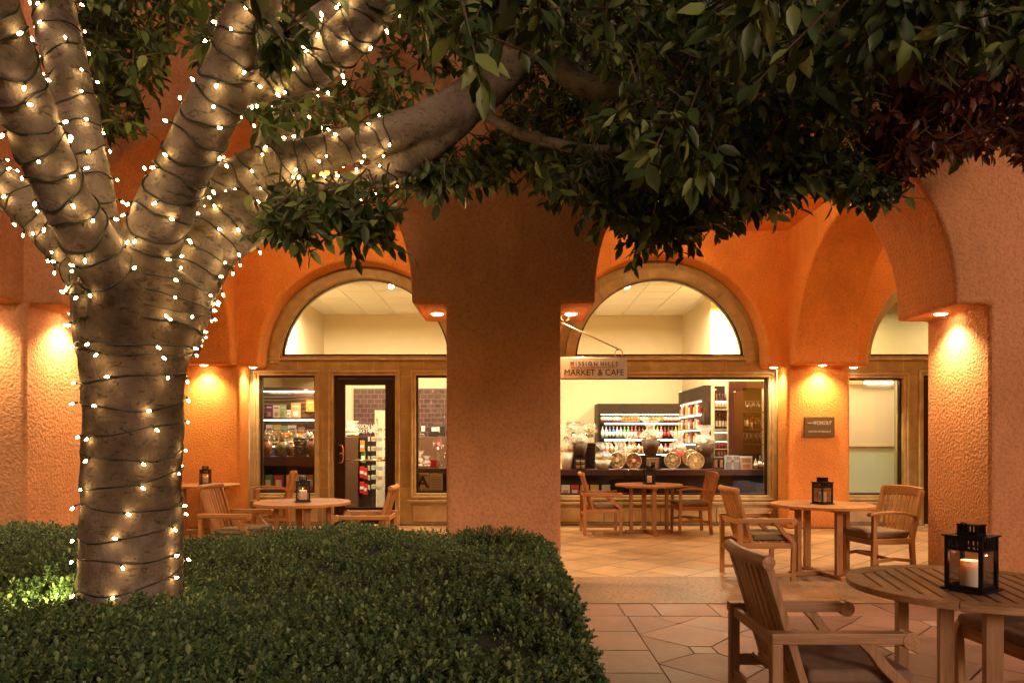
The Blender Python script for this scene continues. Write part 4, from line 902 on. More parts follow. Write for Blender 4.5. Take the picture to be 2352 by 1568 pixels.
def lantern(name):
    t = empty(name); t['category'] = 'lantern'; K = M['black']; h = .066
    box(-.086, .086, -.086, .086, 0, .010, 0).build('base', K, t, bevel=.002)
    b = MB()
    for sx in (-1, 1):
        for sy in (-1, 1): b.box(sx*h-.007, sx*h+.007, sy*h-.007, sy*h+.007, .010, .225, 0)
    for z0, z1 in ((.010, .024), (.168, .180), (.213, .225)):
        for s_ in (-1, 1): b.box(-h+.007, h-.007, s_*h-.004, s_*h+.004, z0, z1, 0); b.box(s_*h-.004, s_*h+.004, -h+.007, h-.007, z0, z1, 0)
    for s_ in (-1, 1):
        for xx, ww in ((-.048, .004), (-.030, .006), (-.010, .011), (.012, .009), (.034, .007), (.05, .004)):
            b.box(xx-ww/2-.001, xx+ww/2+.001, s_*h-.003, s_*h+.003, .180, .213, 0); b.box(s_*h-.003, s_*h+.003, xx-ww/2-.001, xx+ww/2+.001, .180, .213, 0)
    b.build('frame', K, t)
    box(-.082, .082, -.082, .082, .225, .231, 0).build('roof', K, t, bevel=.001)
    b = MB(); g = .034
    for sx in (-1, 1):
        for sy in (-1, 1): b.box(sx*g-.005, sx*g+.005, sy*g-.005, sy*g+.005, .231, .272, 0)
    for s_ in (-1, 1):
        b.box(-g, g, s_*g-.003, s_*g+.003, .231, .240, 0); b.box(s_*g-.003, s_*g+.003, -g, g, .231, .240, 0)
        for xx in (-.018, -.005, .012): b.box(xx-.003, xx+.003, s_*g-.003, s_*g+.003, .240, .272, 0); b.box(s_*g-.003, s_*g+.003, xx-.003, xx+.003, .240, .272, 0)
    b.box(-.042, .042, -.042, .042, .272, .277, 0); b.build('chimney', K, t)
    MB().tube([(-.037, .03*math.cos(a), .252+.03*math.sin(a)) for a in np.linspace(0, 2*PI, 20)[:-1]], .0025, 6, closed=True).build('carry_ring', K, t).rotation_euler.z = R(-25)
    b = MB()
    for s_ in (-1, 1): b.box(-h+.007, h-.007, s_*h-.0008, s_*h+.0008, .024, .168, 0); b.box(s_*h-.0008, s_*h+.0008, -h+.007, h-.007, .024, .168, 0)
    b.build('glass', M['thinglass'], t)
    c = MB().lathe([(0, .010), (.040, .010), (.041, .014), (.041, .120), (.0395, .124), (.036, .122), (.033, .106), (.012, .100), (0, .099)], 24).build('candle', M['wax'], t)
    MB().lathe([(0, .099), (.0045, .103), (.0055, .109), (.003, .116), (0, .121)], 10).build('flame', M['flame'], c)
    l = bpy.data.lights.new('candle_glow', 'POINT'); l.energy = .22; l.color = (1, .42, .22); l.shadow_soft_size = .006
    o = bpy.data.objects.new('candle_glow', l); COL.objects.link(o); o.parent = t; o.location = (0, 0, .132)
    return t
TK, OT = M['teak'], M['oldteak']
G1, G2, G3, G4 = 'slatted teak armchairs with reclined backs', 'tall backed teak armchairs with bowed arms', 'round slatted teak tables', 'black candle lanterns on the tables'
LC = lounge_chair('armchair', TK, M['cushion']); LC2 = lounge_chair('armchair', OT, M['cushion2'])
UC = upright_chair('armchair', TK, M['cushion']); UC2 = upright_chair('armchair', TK, M['cushion2'])
RT = round_table('round_table', TK); RT2 = round_table('round_table', OT); LA = lantern('candle_lantern')
Z1_ = .0015
inst(LC, (1.06, 10.95, Z1_), 0, 'slatted teak armchair left of the small table before the wide display window', G1)
inst(LC, (2.24, 7.43, Z1_), R(2), 'slatted teak armchair left of the table before the plaque pilaster', G1)
inst(LC, (-3.31, 7.9, Z1_), R(-3), 'slatted teak armchair just right of the tree trunk, facing right', G1)
inst(LC, (-1.27, 7.72, Z1_), R(181), 'slatted teak armchair in front of the shop door, facing left', G1)
inst(LC2, (1.045, 3.18, 0), R(0), 'large weathered teak armchair in the foreground seen from behind its back', G1)
inst(LC2, (3.04, 3.72, 0), R(184), 'weathered teak armchair at the bottom right corner, cut off by the frame', G1)
inst(UC, (2.99, 11.05, Z1_), R(180), 'tall backed teak armchair right of the small table before the wide display window', G2)
inst(UC, (-3.52, 11.28, Z1_), R(205), 'tall backed teak armchair beside the left narrow window', G2)
inst(UC2, (4.02, 7.55, Z1_), R(192), 'tall backed teak armchair next to the right orange pier', G2)
tabs = [((2.10, 11.02), R(5), RT, 'round teak table in front of the wide display window'), ((3.26, 7.55), R(10), RT, 'round teak table in front of the pilaster with the plaque'),
        ((-2.28, 7.83), R(25), RT, 'round teak table in front of the left narrow window and shop door'), ((-4.68, 10.93), R(15), RT, 'round teak table partly hidden behind the tree trunk'),
        ((2.11, 3.33), R(77), RT2, 'big weathered round teak table in the right foreground')]
for (x, y), a, pr, lab in tabs: inst(pr, (x, y, Z1_ if y > 5 else 0), a, lab, G3)
ld = lambda px, Y: (px-CX)/FPX*Y
for x, y, a, lab in ((ld(1491, 11.07), 11.07, R(8), 'black candle lantern on the table before the wide display window'), (ld(1889, 7.55), 7.55, R(22), 'black candle lantern on the table before the plaque pilaster'),
                     (ld(696, 7.83), 7.83, R(18), 'black candle lantern on the table before the shop door'), (ld(472, 10.95), 10.95, R(12), 'black candle lantern on the table behind the tree trunk'),
                     (ld(2231, 3.18), 3.18, R(33), 'large looking black candle lantern on the foreground table')):
    o = inst(LA, (x, y, .7445), a, lab, G4)
    if y < 5: o.scale = (1.05,)*3
# ------------------------------------------------------------------ goods in the shop
def col(name, c, r=.4, **k):
    if name not in M: M[name] = mat(name, c, r, **k)
    return M[name]
def at(px, py, Y): return W(px, py, Y)
def single(o, label, cat, group=None): return tag(o, label, cat, group)
DISP = 'things on display behind the shop windows'
def bottle(name, h, r, body, cap, label_c, glass=False):
    t = empty(name); t['category'] = 'bottle'
    MB().lathe([(0, 0), (r, 0), (r, .62*h), (r*.85, .70*h), (r*.36, .80*h), (r*.33, .92*h), (0, .93*h)], 12).build('body', body, t)
    MB().lathe([(r*.4, .93*h), (r*.4, h), (0, h)], 10).build('cap', cap, t)
    MB().lathe([(r*1.03, .18*h), (r*1.03, .55*h)], 12).build('paper_label', label_c, t)
    return t
cs = {k: col('paint_'+k, v, .35) for k, v in {'red': (.45, .02, .02), 'white': (.75, .72, .65), 'green': (.08, .30, .05), 'lime': (.25, .48, .06), 'blue': (.05, .12, .35), 'cola': (.03, .012, .008),
      'orange': (.6, .22, .03), 'yellow': (.65, .48, .08), 'water': (.35, .45, .50), 'pink': (.6, .15, .18), 'purple': (.18, .03, .20), 'tan': (.45, .28, .13), 'pale_green': (.35, .48, .30), 'dark': (.02, .012, .01)}.items()}
def cooler():
    Y = 15.25; x0, x1 = ld(1367, Y), ld(1566, Y); zt = at(0, 929, Y).z
    t = empty('drinks_cooler', ((x0+x1)/2, Y, .003), label='black open drinks cooler with three lit shelves against the back wall', cat='cooler')
    b = MB().box(x0, x0+.04, Y-.42, Y+.15, .003, zt, 0).box(x1-.04, x1, Y-.42, Y+.15, .003, zt, 0).box(x0+.04, x1-.04, Y-.42, Y+.15, zt-.20, zt, 0).box(x0+.04, x1-.04, Y+.10, Y+.15, .003, zt-.2, 0).box(x0+.04, x1-.04, Y-.42, Y+.1, .003, .7, 0)
    child(b.build('cabinet', M['darkwood']), t); Y1 = Y-.3
    rows = [(969, .19, 'top'), (1006, .245, 'middle'), (1040, .2, 'bottom')]
    for py, h, nm in rows:
        z = at(0, py, Y1).z; child(box(x0+.04, x1-.04, Y-.36, Y+.1, z-.025, z, 0).build('shelf', M['darkwood']), t)
        child(MB().tube([(x0+.15, Y-.37, z-.035), (x1-.15, Y-.37, z-.035)], .013, 8).build('light_tube', M['tube']), t)
    child(MB().tube([(x0+.1, Y-.2, zt-.22), (x1-.1, Y-.2, zt-.22)], .012, 8).build('light_tube', M['tube']), t)
    lay = {'top': ['red']*2+['blue']*2+['pink']*3+['white']*6+['blue']+['yellow']+['tan']+['pale_green']*5+['red']*6, 'middle': ['water']*2+['blue']*2+['water']*2+['green']*2+['red']*2+['cola']*4+['lime']*2+['pink']+['cola']*3+['lime']*2,
           'bottom': ['white']*3+['tan']*3+['white']*4+['orange']*2+['white']*2+['red']*2+['blue']*2}
    for py, h, nm in rows:
        z = at(0, py, Y1).z; L = lay[nm]; protos = {}
        for i, c in enumerate(L):
            x = x0+.08+(x1-x0-.16)*(i+.5)/len(L)
            if c not in protos:
                glassy = nm == 'middle'; body = cs[c]; cap = cs['white'] if c in ('blue', 'water', 'cola', 'pale_green', 'red') and not (c == 'cola') else (cs['red'] if c in ('cola', 'white') else cs['white'])
                protos[c] = bottle('drink_bottle', h, .034 if nm != 'bottom' else .04, body, cap, cs['white'] if c not in ('white', 'pale_green', 'cola') else (cs['red'] if c == 'cola' else cs['orange']))
                o = protos[c]
            else: o = copy_tree(protos[c])
            o.location = (x, Y1+random.uniform(-.01, .01), z+.001); o.rotation_euler.z = random.random()*6
            o['label'] = '%s drink bottle on the %s lit shelf of the cooler' % (c.replace('_', ' ').replace('water', 'clear').replace('cola', 'dark brown').replace('tan', 'light brown'), nm); o['group'] = 'drink bottles in the cooler'
cooler()
def side_cooler():           # glass fronted fridge set in the side wall
    t = empty('wall_fridge', (3.6, 14, .003), label='glass fronted fridge with lit shelves set in the right side wall', cat='fridge')
    child(box(3.50, 3.655, 13.1, 15.1, .003, 2.42, 1).build('cabinet', M['darkwood']), t)
    for z in (1.35, 1.62, 1.9, 2.15):
        child(box(3.485, 3.50, 13.2, 15.0, z, z+.02, 1).build('shelf_edge', M['steel']), t)
        child(MB().tube([(3.48, 13.25, z-.015), (3.48, 14.95, z-.015)], .008, 6).build('light_tube', M['tube']), t)
    b = MB()
    for z in (1.37, 1.64, 1.92):
        for k in range(14): b.box(3.45, 3.49, 13.28+k*.12, 13.34+k*.12, z, z+.13+.03*(k % 3), k % 5)
    child(b.build('stock', [cs['red'], cs['white'], cs['tan'], cs['yellow'], cs['cola']]), t); t.children[-1]['kind'] = 'stuff'
side_cooler()
# counters
def counter(px0, px1, py, Y, dep, label, legs=True, depthz=.10, open_=True):
    z = at(0, py, Y).z; x0, x1 = ld(px0, Y), ld(px1, Y)
    t = empty('display_counter', ((x0+x1)/2, Y+dep/2, .003), label=label, cat='counter')
    child(box(x0, x1, Y, Y+dep, z-depthz, z, 0).build('top', M['redwood'], bevel=.004), t)
    child(box(x0, x1, Y+dep-.03, Y+dep, .003, z-depthz, 0).build('back_panel', M['darkwood']), t)
    child(box(x0, x1, Y+.02, Y+dep-.03, (z-depthz)*.5, (z-depthz)*.5+.02, 0).build('shelf', M['darkwood']), t)
    for x in np.linspace(x0+.02, x1-.02, 3 if x1-x0 > 1.5 else 2): child(box(x-.02, x+.02, Y+.02, Y+dep-.03, .003, z-depthz, 0).build('divider', M['darkwood']), t)
    return z
zc1 = counter(1240, 1762, 1078, 12.32, .5, 'long dark red display counter behind the wide window')
zc0 = counter(596, 724, 1048, 12.32, .55, 'dark red counter with pottery behind the left narrow window', depthz=.16)
zc2 = counter(945, 1092, 1075, 12.32, .5, 'dark red counter with pink sweets behind the window next to the central pillar', depthz=.08)
# mahogany cabinet with glasses
def glass_cabinet():
    Y = 12.85; x0, x1 = ld(1674, Y), ld(1764, Y); zt = 2.47
    t = empty('mahogany_cabinet', ((x0+x1)/2, Y, .003), label='tall mahogany cabinet with rows of wine glasses behind the wide window', cat='cabinet')
    xn = ld(1706, Y)
    b = MB().box(x0, xn, Y-.02, Y+.05, .003, zt, 0).box(x1-.02, x1+.08, Y-.02, Y+.05, .003, zt, 0).box(xn, x1-.02, Y+.26, Y+.3, .003, zt, 0).box(xn, x1-.02, Y-.02, Y+.26, .003, .95, 0).box(xn, x1-.02, Y-.02, Y+.26, zt-.12, zt, 0)
    child(b.build('carcass', M['redwood']), t)
    for py in (945, 985, 1020): child(box(xn, x1-.02, Y-.01, Y+.26, at(0, py, Y).z-.015, at(0, py, Y).z, 0).build('shelf', M['redwood']), t)
    g = MB().lathe([(0, 0), (.034, .001), (.004, .006), (.0035, .085), (.02, .10), (.038, .135), (.040, .165), (.032, .205)], 14)
    gm = g.mesh('wine_glass', M['thinglass']); k = 0
    for py, xs in ((945, [1716, 1726, 1736, 1746]), (1020, [1711, 1720, 1730, 1740, 1750]), (985, [1738, 1749])):
        for px in xs:
            o = bpy.data.objects.new('wine_glass', gm); COL.objects.link(o); o.location = (ld(px, Y+.1), Y+.1, at(0, py, Y).z+.001)
            tag(o, {945: 'wine glass on the top shelf of the mahogany cabinet', 985: 'wine glass beside the bottle on the middle cabinet shelf', 1020: 'wine glass on the lowest shelf of the mahogany cabinet'}[py], 'wine glass', 'wine glasses in the mahogany cabinet')
    for px, py, lab in ((1714, 985, 'dark wine bottle with pale label on the middle cabinet shelf'),):
        o = bottle('wine_bottle', .3, .036, cs['cola'], cs['tan'], cs['white']); o.location = (ld(px, Y+.1), Y+.1, at(0, py, Y).z+.001); o['label'] = lab
    o = MB().lathe([(0, 0), (.03, 0), (.025, .08), (.03, .12)], 12).build('flower_vase', cs['water']); o.location = (ld(1725, Y+.1), Y+.1, at(0, 985, Y).z+.001); tag(o, 'small clear vase holding a red flower in the cabinet', 'vase')
    f = MB()
    for k in range(7): f.lathe([(0, 0), (.02, .015), (0, .03)], 6, c=(.02*math.cos(k), .02*math.sin(k), .12+.012*k), mi=0)
    f.build('flower', cs['red'], o)
glass_cabinet()
def wine_rack():
    Y = 12.8; x0, x1 = ld(1640, Y), ld(1673, Y)
    t = empty('wine_rack', ((x0+x1)/2, Y, .003), label='narrow wine shelf with dark bottles above a small lit fridge', cat='shelf')
    b = MB().box(x0, x0+.012, Y, Y+.2, .003, 2.40, 0).box(x1-.012, x1, Y, Y+.2, .003, 2.40, 0).box(x0+.012, x1-.012, Y+.18, Y+.2, .003, 2.4, 0)
    child(b.build('carcass', M['cream']), t)
    for py in (939, 985, 1012, 1030, 1048): child(box(x0+.012, x1-.012, Y+.005, Y+.18, at(0, py, Y).z-.015, at(0, py, Y).z, 0).build('shelf', M['cream'] if py < 1000 else M['steel']), t)
    child(box(x0+.012, x1-.012, Y+.17, Y+.178, at(0, 985, Y).z, 2.4, 0).build('dark_back', M['darkwood']), t)
    for py in (993, 1014): child(MB().tube([(x0+.02, Y+.03, at(0, py, Y).z), (x1-.02, Y+.03, at(0, py, Y).z)], .006, 6).build('light_tube', M['tube']), t)
    pr = None
    for py in (939, 985):
        for px in (1646, 1653, 1660, 1667):
            if pr is None: pr = bottle('wine_bottle', .27, .022, cs['cola'], cs['red'], cs['white']); o = pr
            else: o = copy_tree(pr)
            o.location = (ld(px, Y+.08), Y+.08, at(0, py, Y).z+.001); o['label'] = 'slim dark wine bottle on the %s shelf of the narrow rack' % ('upper' if py == 939 else 'lower'); o['group'] = 'wine bottles in the narrow rack'
    pr = None
    for py in (1030, 1048):
        for px in (1650, 1657, 1664):
            o = MB().lathe([(0, 0), (.022, 0), (.022, .07), (.018, .075), (.018, .09), (0, .09)], 10).build('jar', cs['red'] if py == 1030 else cs['tan']) if pr is None or py != pr[0] else pr[1].copy()
            if o.name not in COL.objects: COL.objects.link(o)
            pr = (py, o); o.location = (ld(px, Y+.08), Y+.08, at(0, py, Y).z+.001); tag(o, '%s jar in the small lit fridge' % ('red' if py == 1030 else 'tan'), 'jar', 'jars in the small lit fridge')
wine_rack()
# generic display goods
def crumple(r, h, seed, seg=22, rings=9, neck=.6, flare=.9):
    rr = random.Random(seed); prof = []
    for i in range(rings+1):
        t = i/rings
        if t < neck: q = math.sin(PI*(.30+.62*t/neck)); 
        else: q = .25+(flare-.25)*((t-neck)/(1-neck))**.8
        prof.append((max(.02, r*q), h*t))
    return MB().lathe(prof, seg, jit=lambda i, k: rr.uniform(-.13, .13) if i > 1 else rr.uniform(-.04, .04))
def lumps(n, R_, z0, z1, s, mats_, seed, flat=.7):
    rr = random.Random(seed); b = MB()
    for i in range(n):
        a = rr.random()*6.28; r = R_*math.sqrt(rr.random()); z = rr.uniform(z0, z1); q = s*rr.uniform(.6, 1.2)
        m_ = Matrix.Translation((r*math.cos(a), r*math.sin(a), z)) @ Matrix.Rotation(rr.random()*3, 4, Vector((rr.random()-.5, rr.random()-.5, rr.random()-.5)).normalized())
        b.box(-q, q, -q*flat, q*flat, -q*.5, q*.5, rr.randrange(len(mats_)), m_)
    return b
def gift_basket(px, py, Y, wpx, hpx_basket, hpx_cello, bcol, fill, label, seed, ribbon=None):
    p = at(px, py, Y); k = Y/FPX; r = wpx/2*k; hb = hpx_basket*k; hc = hpx_cello*k
    t = empty('gift_basket', tuple(p), label=label, cat='gift basket', group='gift baskets on the display counters')
    MB().lathe([(0, .002), (r*.6, 0), (r*.98, hb), (r*.92, hb), (r*.55, .01), (0, .012)], 16).build('basket', bcol, t)
    lumps(26, r*.75, hb*.6, hb+hc*.30, r*.24, fill, seed).build('wrapped_goods', fill, t)
    c = crumple(r*1.05, hc, seed).build('cellophane', M['cello'], t); c.location = (0, 0, hb*.85)
    if ribbon:
        rb = MB()
        for a in range(6): 
            an = a*1.05; rb.tube([(0, -r*.25, hb*.85+hc*.58), (r*.4*math.cos(an), -r*.35, hb*.85+hc*.58+r*.3*math.sin(an)), (r*.65*math.cos(an+.2), -r*.4, hb*.85+hc*.5+r*.5*math.sin(an+.2))], [.006, .010, .004], 5)
        rb.build('ribbon', ribbon, t)
    return t
def nut_tray(px, py, Y, rpx, fill, label, seed):
    p = at(px, py, Y); r = rpx*Y/FPX
    t = empty('nut_tray', (p.x, Y, p.z-r), label=label, cat='tray', group='round nut trays standing on the counter'); t.rotation_euler = (R(-12), 0, 0)
    b = MB(); rr = random.Random(seed)
    d = MB(); d.lathe([(0, 0), (r, 0), (r*1.02, .02), (r*.96, .024), (r*.93, .008), (0, .008)], 30)
    o = d.build('dish', col('brass_rim', (.6, .45, .22), .3, metal=.6), t); o.rotation_euler = (R(90), 0, 0); o.location = (0, 0, r)
    for i in range(170):
        a = rr.random()*6.28; q = r*.9*math.sqrt(rr.random()); s_ = rr.uniform(.006, .011)
        m_ = Matrix.Translation((q*math.cos(a), -.012-rr.random()*.008, r+q*math.sin(a))) @ Matrix.Rotation(rr.random()*3, 4, 'Y')
        b.box(-s_, s_, -s_*.5, s_*.5, -s_*.6, s_*.6, rr.randrange(len(fill)), m_)
    b.build('nuts', fill, t)
    box(-r*.2, r*.2, -.026, -.023, r*.82, r*1.25, 0).build('paper_label', col('gold_label', (.62, .50, .22), .4), t)
NUT = [col('nut_light', (.75, .58, .34), .5), col('nut_mid', (.55, .36, .18), .5), col('nut_dark', (.20, .10, .05), .5)]
SWEET = [cs['white'], cs['yellow'], cs['tan'], cs['red']]
def glass_bowl(px, py, Y, rpx, fill, label, seed, stand=10):
    p = at(px, py, Y); k = Y/FPX; r = rpx*k; hs = stand*k
    t = empty('glass_bowl', tuple(p), label=label, cat='bowl', group='footed glass bowls of sweets')
    MB().lathe([(0, 0), (r*.5, .002), (r*.12, .012), (r*.12, hs), (r*.6, hs+r*.2), (r*.97, hs+r*.75), (r, hs+r*1.05), (r*.88, hs+r*1.6), (r*.75, hs+r*1.75)], 22).build('bowl', M['thinglass'], t)
    o = lumps(46, r*.78, hs+r*.35, hs+r*1.25, r*.16, fill, seed).build('sweets', fill, t)
YC = 12.5
gift_basket(1302, 1078, YC, 34, 40, 66, col('clear_tub', (.8, .72, .58), .3), SWEET, 'tall cellophane wrapped gift basket next to the central pillar', 3, cs['purple'])
glass_bowl(1318, 1010, 12.9, 20, [cs['yellow'], cs['white'], cs['tan']], 'glass bowl of pale popcorn near the central pillar', 5, 6)
glass_bowl(1354, 1016, 12.9, 19, [cs['white'], cs['tan']], 'glass bowl of white sweets left of the drinks cooler', 6, 10)
for px, pw, h_, lab in ((1318, 60, 66, 'dark pedestal under the popcorn bowl'), (1354, 46, 60, 'dark pedestal under the white sweets bowl')):
    p = at(px, 1078, 12.9); k = 12.9/FPX; zt = at(0, 1010 if px == 1318 else 1016, 12.9).z
    o = MB().lathe([(0, 0), (.16, 0), (.16, .03), (.1, .05), (.1, zt-.05), (.16, zt-.03), (.16, zt-.004), (0, zt-.004)], 18).build('pedestal', M['darkwood']); o.location = (p.x, 12.9, .003); tag(o, lab, 'pedestal')
def boxes(px0, px1, py0, py1, Y, m, label, dep=.16, name='gift_box', cat='box', extra=None):
    a = at(px0, py1, Y); b_ = at(px1, py0, Y)
    o = MB().box(0, b_.x-a.x, 0, dep, 0, b_.z-a.z, 0).build(name, m, bevel=.003); o.location = a; tag(o, label, cat)
    if extra:
        for nm, u0, u1, v0, v1, mm in extra:
            w_, h_ = b_.x-a.x, b_.z-a.z; MB().box(u0*w_, u1*w_, -.004, -.0005, v0*h_, v1*h_, 0).build(nm, mm, o)
    return o
boxes(1312, 1346, 1050, 1078, 12.45, cs['dark'], 'dark box under the tapered basket near the central pillar')
gift_basket(1331, 1049.5, 12.53, 40, 34, 46, col('wicker_dark', (.06, .03, .015), .6), [cs['white'], cs['tan']], 'dark tapered basket with a cellophane fan at the left of the wide window', 11)
o = boxes(1320, 1345, 1053, 1078, 12.36, cs['dark'], 'open black box holding four small jam jars', dep=.06, name='jar_box')
for i, (u, v) in enumerate(((.28, .28), (.72, .28), (.28, .72), (.72, .72))):
    MB().lathe([(0, 0), (.032, 0), (.032, .035), (.034, .037), (.034, .05), (0, .05)], 14).build('jar', [cs['tan'], cs['white']], o).location = (u*.188, -.02, v*.188-.03)
gift_basket(1386, 1078, YC, 40, 22, 44, col('clear_tub', (.8, .72, .58), .3), [cs['tan'], NUT[1]], 'cellophane gift bag with a purple bow behind the wide window', 12, cs['purple'])
gift_basket(1424, 1072, 12.75, 34, 18, 46, col('clear_tub', (.8, .72, .58), .3), SWEET, 'smaller cellophane bag with purple ribbon behind the nut trays', 13, cs['purple'])
gift_basket(1451, 1064, 12.78, 34, 24, 44, NUT[0], [NUT[0], cs['tan']], 'cellophane bundle with a copper bow behind the second nut tray', 14, cs['orange'])
nut_tray(1418, 1057, 12.42, 19, NUT, 'first nut tray from the left on the long counter', 1); nut_tray(1456, 1058, 12.42, 18, [NUT[0], cs['red'], NUT[2]], 'nut tray with red fruit in the middle of the counter', 2)
nut_tray(1545, 1057, 12.42, 19, NUT, 'nut tray right of the lantern behind the wide window', 3); nut_tray(1598, 1058, 12.42, 20, NUT[:2], 'rightmost pale nut tray on the long counter', 4); nut_tray(1588, 1052, 12.6, 20, NUT, 'nut tray half hidden behind the rightmost one', 9)
boxes(1470, 1519, 1044, 1078, 12.6, cs['dark'], 'stack of black gift boxes under the biggest basket')
gift_basket(1494, 1043.5, 12.68, 46, 34, 54, col('wicker_dark', (.06, .03, .015), .6), [cs['white'], cs['tan'], cs['orange']], 'biggest dark basket with a tall cellophane plume in mid window', 15)
gift_basket(1556, 1066, 12.75, 38, 30, 52, cs['red'], [cs['white'], cs['tan'], cs['red']], 'red gift basket in cellophane right of the biggest basket', 16, cs['orange'])
boxes(1598, 1636, 1050, 1078, 12.72, cs['dark'], 'dark box under the right tapered basket')
gift_basket(1619, 1049.5, 12.8, 46, 32, 46, col('wicker_dark', (.06, .03, .015), .6), [cs['white'], cs['tan']], 'right tapered dark basket with cellophane before the side fridge', 17)
boxes(1486, 1514, 1051, 1078, 12.36, cs['tan'], 'framed card with a green bow behind the middle lantern', .03, extra=[('card', .12, .88, .15, .85, cs['white']), ('bow', .35, .65, .02, .6, cs['green'])])
boxes(1637, 1664, 1051, 1078, 12.40, cs['dark'], 'dark framed card with a green heart shaped bow', .03, extra=[('card', .15, .85, .2, .85, cs['tan']), ('bow', .4, .6, .15, .9, cs['green'])])
boxes(1668, 1698, 1046, 1078, 12.40, cs['water'], 'pale blue wrapped present with a silver ribbon', .1, extra=[('ribbon', .42, .58, 0, 1, cs['white']), ('ribbon_cross', 0, 1, .55, .68, cs['white'])])
boxes(1701, 1728, 1048, 1078, 12.40, M['white'], 'cream printed box beside the pale blue present', .05, extra=[('picture', .15, .85, .55, .85, cs['tan']), ('text_block', .2, .8, .12, .4, cs['orange'])])
for i, (px, h_, c, lab) in enumerate(((1736, .2, 'tan', 'amber bottle at the right end of the long counter'), (1746, .26, 'cola', 'tall black bottle at the right end of the long counter'), (1756, .22, 'cola', 'short black bottle against the window edge'))):
    o = bottle('bottle', h_, .03, cs[c], cs['dark'], cs['white']); o.location = tuple(at(px, 1077.9, 12.45)); o['label'] = lab
b3 = 0
zsh = .40
for i, (px, c) in enumerate(((1299, 'white'), (1320, 'red'), (1343, 'tan'), (1366, 'yellow'), (1392, 'white'))):
    p = at(px, 1130, 12.4); o = MB().add([(-.07,-.03,0),(.07,-.03,0),(.07,.03,0),(-.07,.03,0),(-.075,-.008,.2),(.075,-.008,.2),(.075,.008,.2),(-.075,.008,.2)], [(3,2,1,0),(4,5,6,7),(0,1,5,4),(1,2,6,5),(2,3,7,6),(3,0,4,7)]) or None
    m_ = MB(); m_.add([(-.07,-.03,0),(.07,-.03,0),(.07,.03,0),(-.07,.03,0),(-.075,-.008,.22),(.075,-.008,.22),(.075,.008,.22),(-.075,.008,.22)], [(3,2,1,0),(4,5,6,7),(0,1,5,4),(1,2,6,5),(2,3,7,6),(3,0,4,7)])
    o = m_.build('snack_bag', cs[c], bevel=.01); o.location = (p.x, 12.42, .43); MB().box(-.045, .045, -.034, -.028, .05, .13, 0).build('paper_label', cs['tan' if c == 'white' else 'white'], o)
    tag(o, ['white snack bag under the counter next to the central pillar', 'red snack bag under the long counter', 'tan snack bag under the long counter', 'yellow snack bag under the long counter', 'white snack bag under the long counter behind the chair'][i], 'bag', 'snack bags below the long counter')
# left shop: book wall
def bookwall():
    Y = 14.0; x0, x1 = ld(606, Y), ld(760, Y); zt = at(0, 889, Y).z
    t = empty('book_display', ((x0+x1)/2, Y, .003), label='dark slatted wall display with book shelves behind the left narrow window', cat='shelf')
    child(box(x0, x1, Y, Y+.08, .003, zt, 0).build('back_panel', col('brown_laminate', (.09, .045, .025), .35)), t)
    for py in (903, 911, 919, 927, 936, 945): child(box(x0, x1, Y-.012, Y-.001, at(0, py, Y).z-.005, at(0, py, Y).z+.005, 0).build('groove_highlight', M['steel']), t)  # steel strips stand for the light caught by the slat grooves
    for py in (960, 1018, 1045): child(box(x0, x1, Y-.28, Y-.002, at(0, py, Y).z-.02, at(0, py, Y).z, 0).build('shelf', M['darkwood']), t)
    for py in (962, 1021): child(MB().tube([(x0+.05, Y-.27, at(0, py, Y).z-.03), (x1-.05, Y-.27, at(0, py, Y).z-.03)], .009, 8).build('light_tube', M['tube']), t)  # unseen tubes added to brighten the books and goods
    child(MB().tube([(x0+.05, Y-.25, zt-.1), (x1-.05, Y-.25, zt-.1)], .009, 8).build('light_tube', M['tube']), t)
    B = [(611, 626, 928, 960, 'purple', 'violet book with a pale title on the upper book shelf'), (627, 642, 930, 960, 'white', 'cream book beside the violet one'), (643, 657, 929, 960, 'pale_green', 'pale green book on the upper book shelf'), (658, 667, 941, 960, 'white', 'small white book on the upper shelf'),
         (668, 690, 925, 960, 'tan', 'tan book with a standing figure on its cover'), (703, 722, 918, 945, 'orange', 'orange magazine hanging at the right of the slat wall'),
         (611, 626, 975, 1018, 'white', 'white book at the left of the second shelf'), (628, 645, 975, 1018, 'yellow', 'yellow lettered book on the second shelf'), (646, 660, 977, 1018, 'pale_green', 'pale green book on the second shelf'), (661, 680, 976, 1018, 'white', 'white book right of the green one on the second shelf'), (684, 700, 980, 1018, 'tan', 'tan book on the second shelf')]
    for a, c, p0, p1, cc, lab in B: boxes(a, c, p0, p1, Y-.12, cs[cc], lab, .03, 'book', 'book', extra=[('title', .15, .85, .74, .82, cs['red'] if cc == 'white' else cs['white']), ('cover_picture', .25, .75, .15, .45, cs['tan'] if cc != 'tan' else cs['white'])])
    for i, (px, c) in enumerate(((620, 'blue'), (640, 'red'), (672, 'green'), (705, 'lime'))):
        boxes(px-9, px+9, 1034, 1045, Y-.2, cs[c], c+' snack packet on the lowest book display shelf', .06, 'snack_packet', 'packet')
bookwall()
p_bowl = [(624, [cs['white'], cs['tan'], cs['orange']], 'glass bowl of biscuits at the left of the bowl row'), (656, [cs['yellow'], cs['red'], cs['tan']], 'glass bowl of yellow and red sweets in mid row'), (690, SWEET, 'glass bowl of white sweets right of the yellow ones'), (716, [cs['white'], cs['white'], cs['tan']], 'glass bowl of white blocks at the right end of the row')]
tt = empty('glass_shelf', (-4.1, 13.1, 0), label='long glass shelf carrying the bowls of sweets', cat='shelf')
zs = at(0, 1022, 13.1).z
child(box(ld(604, 13.1), ld(745, 13.1), 12.95, 13.35, zs-.012, zs, 0).build('glass_top', M['thinglass']), tt)
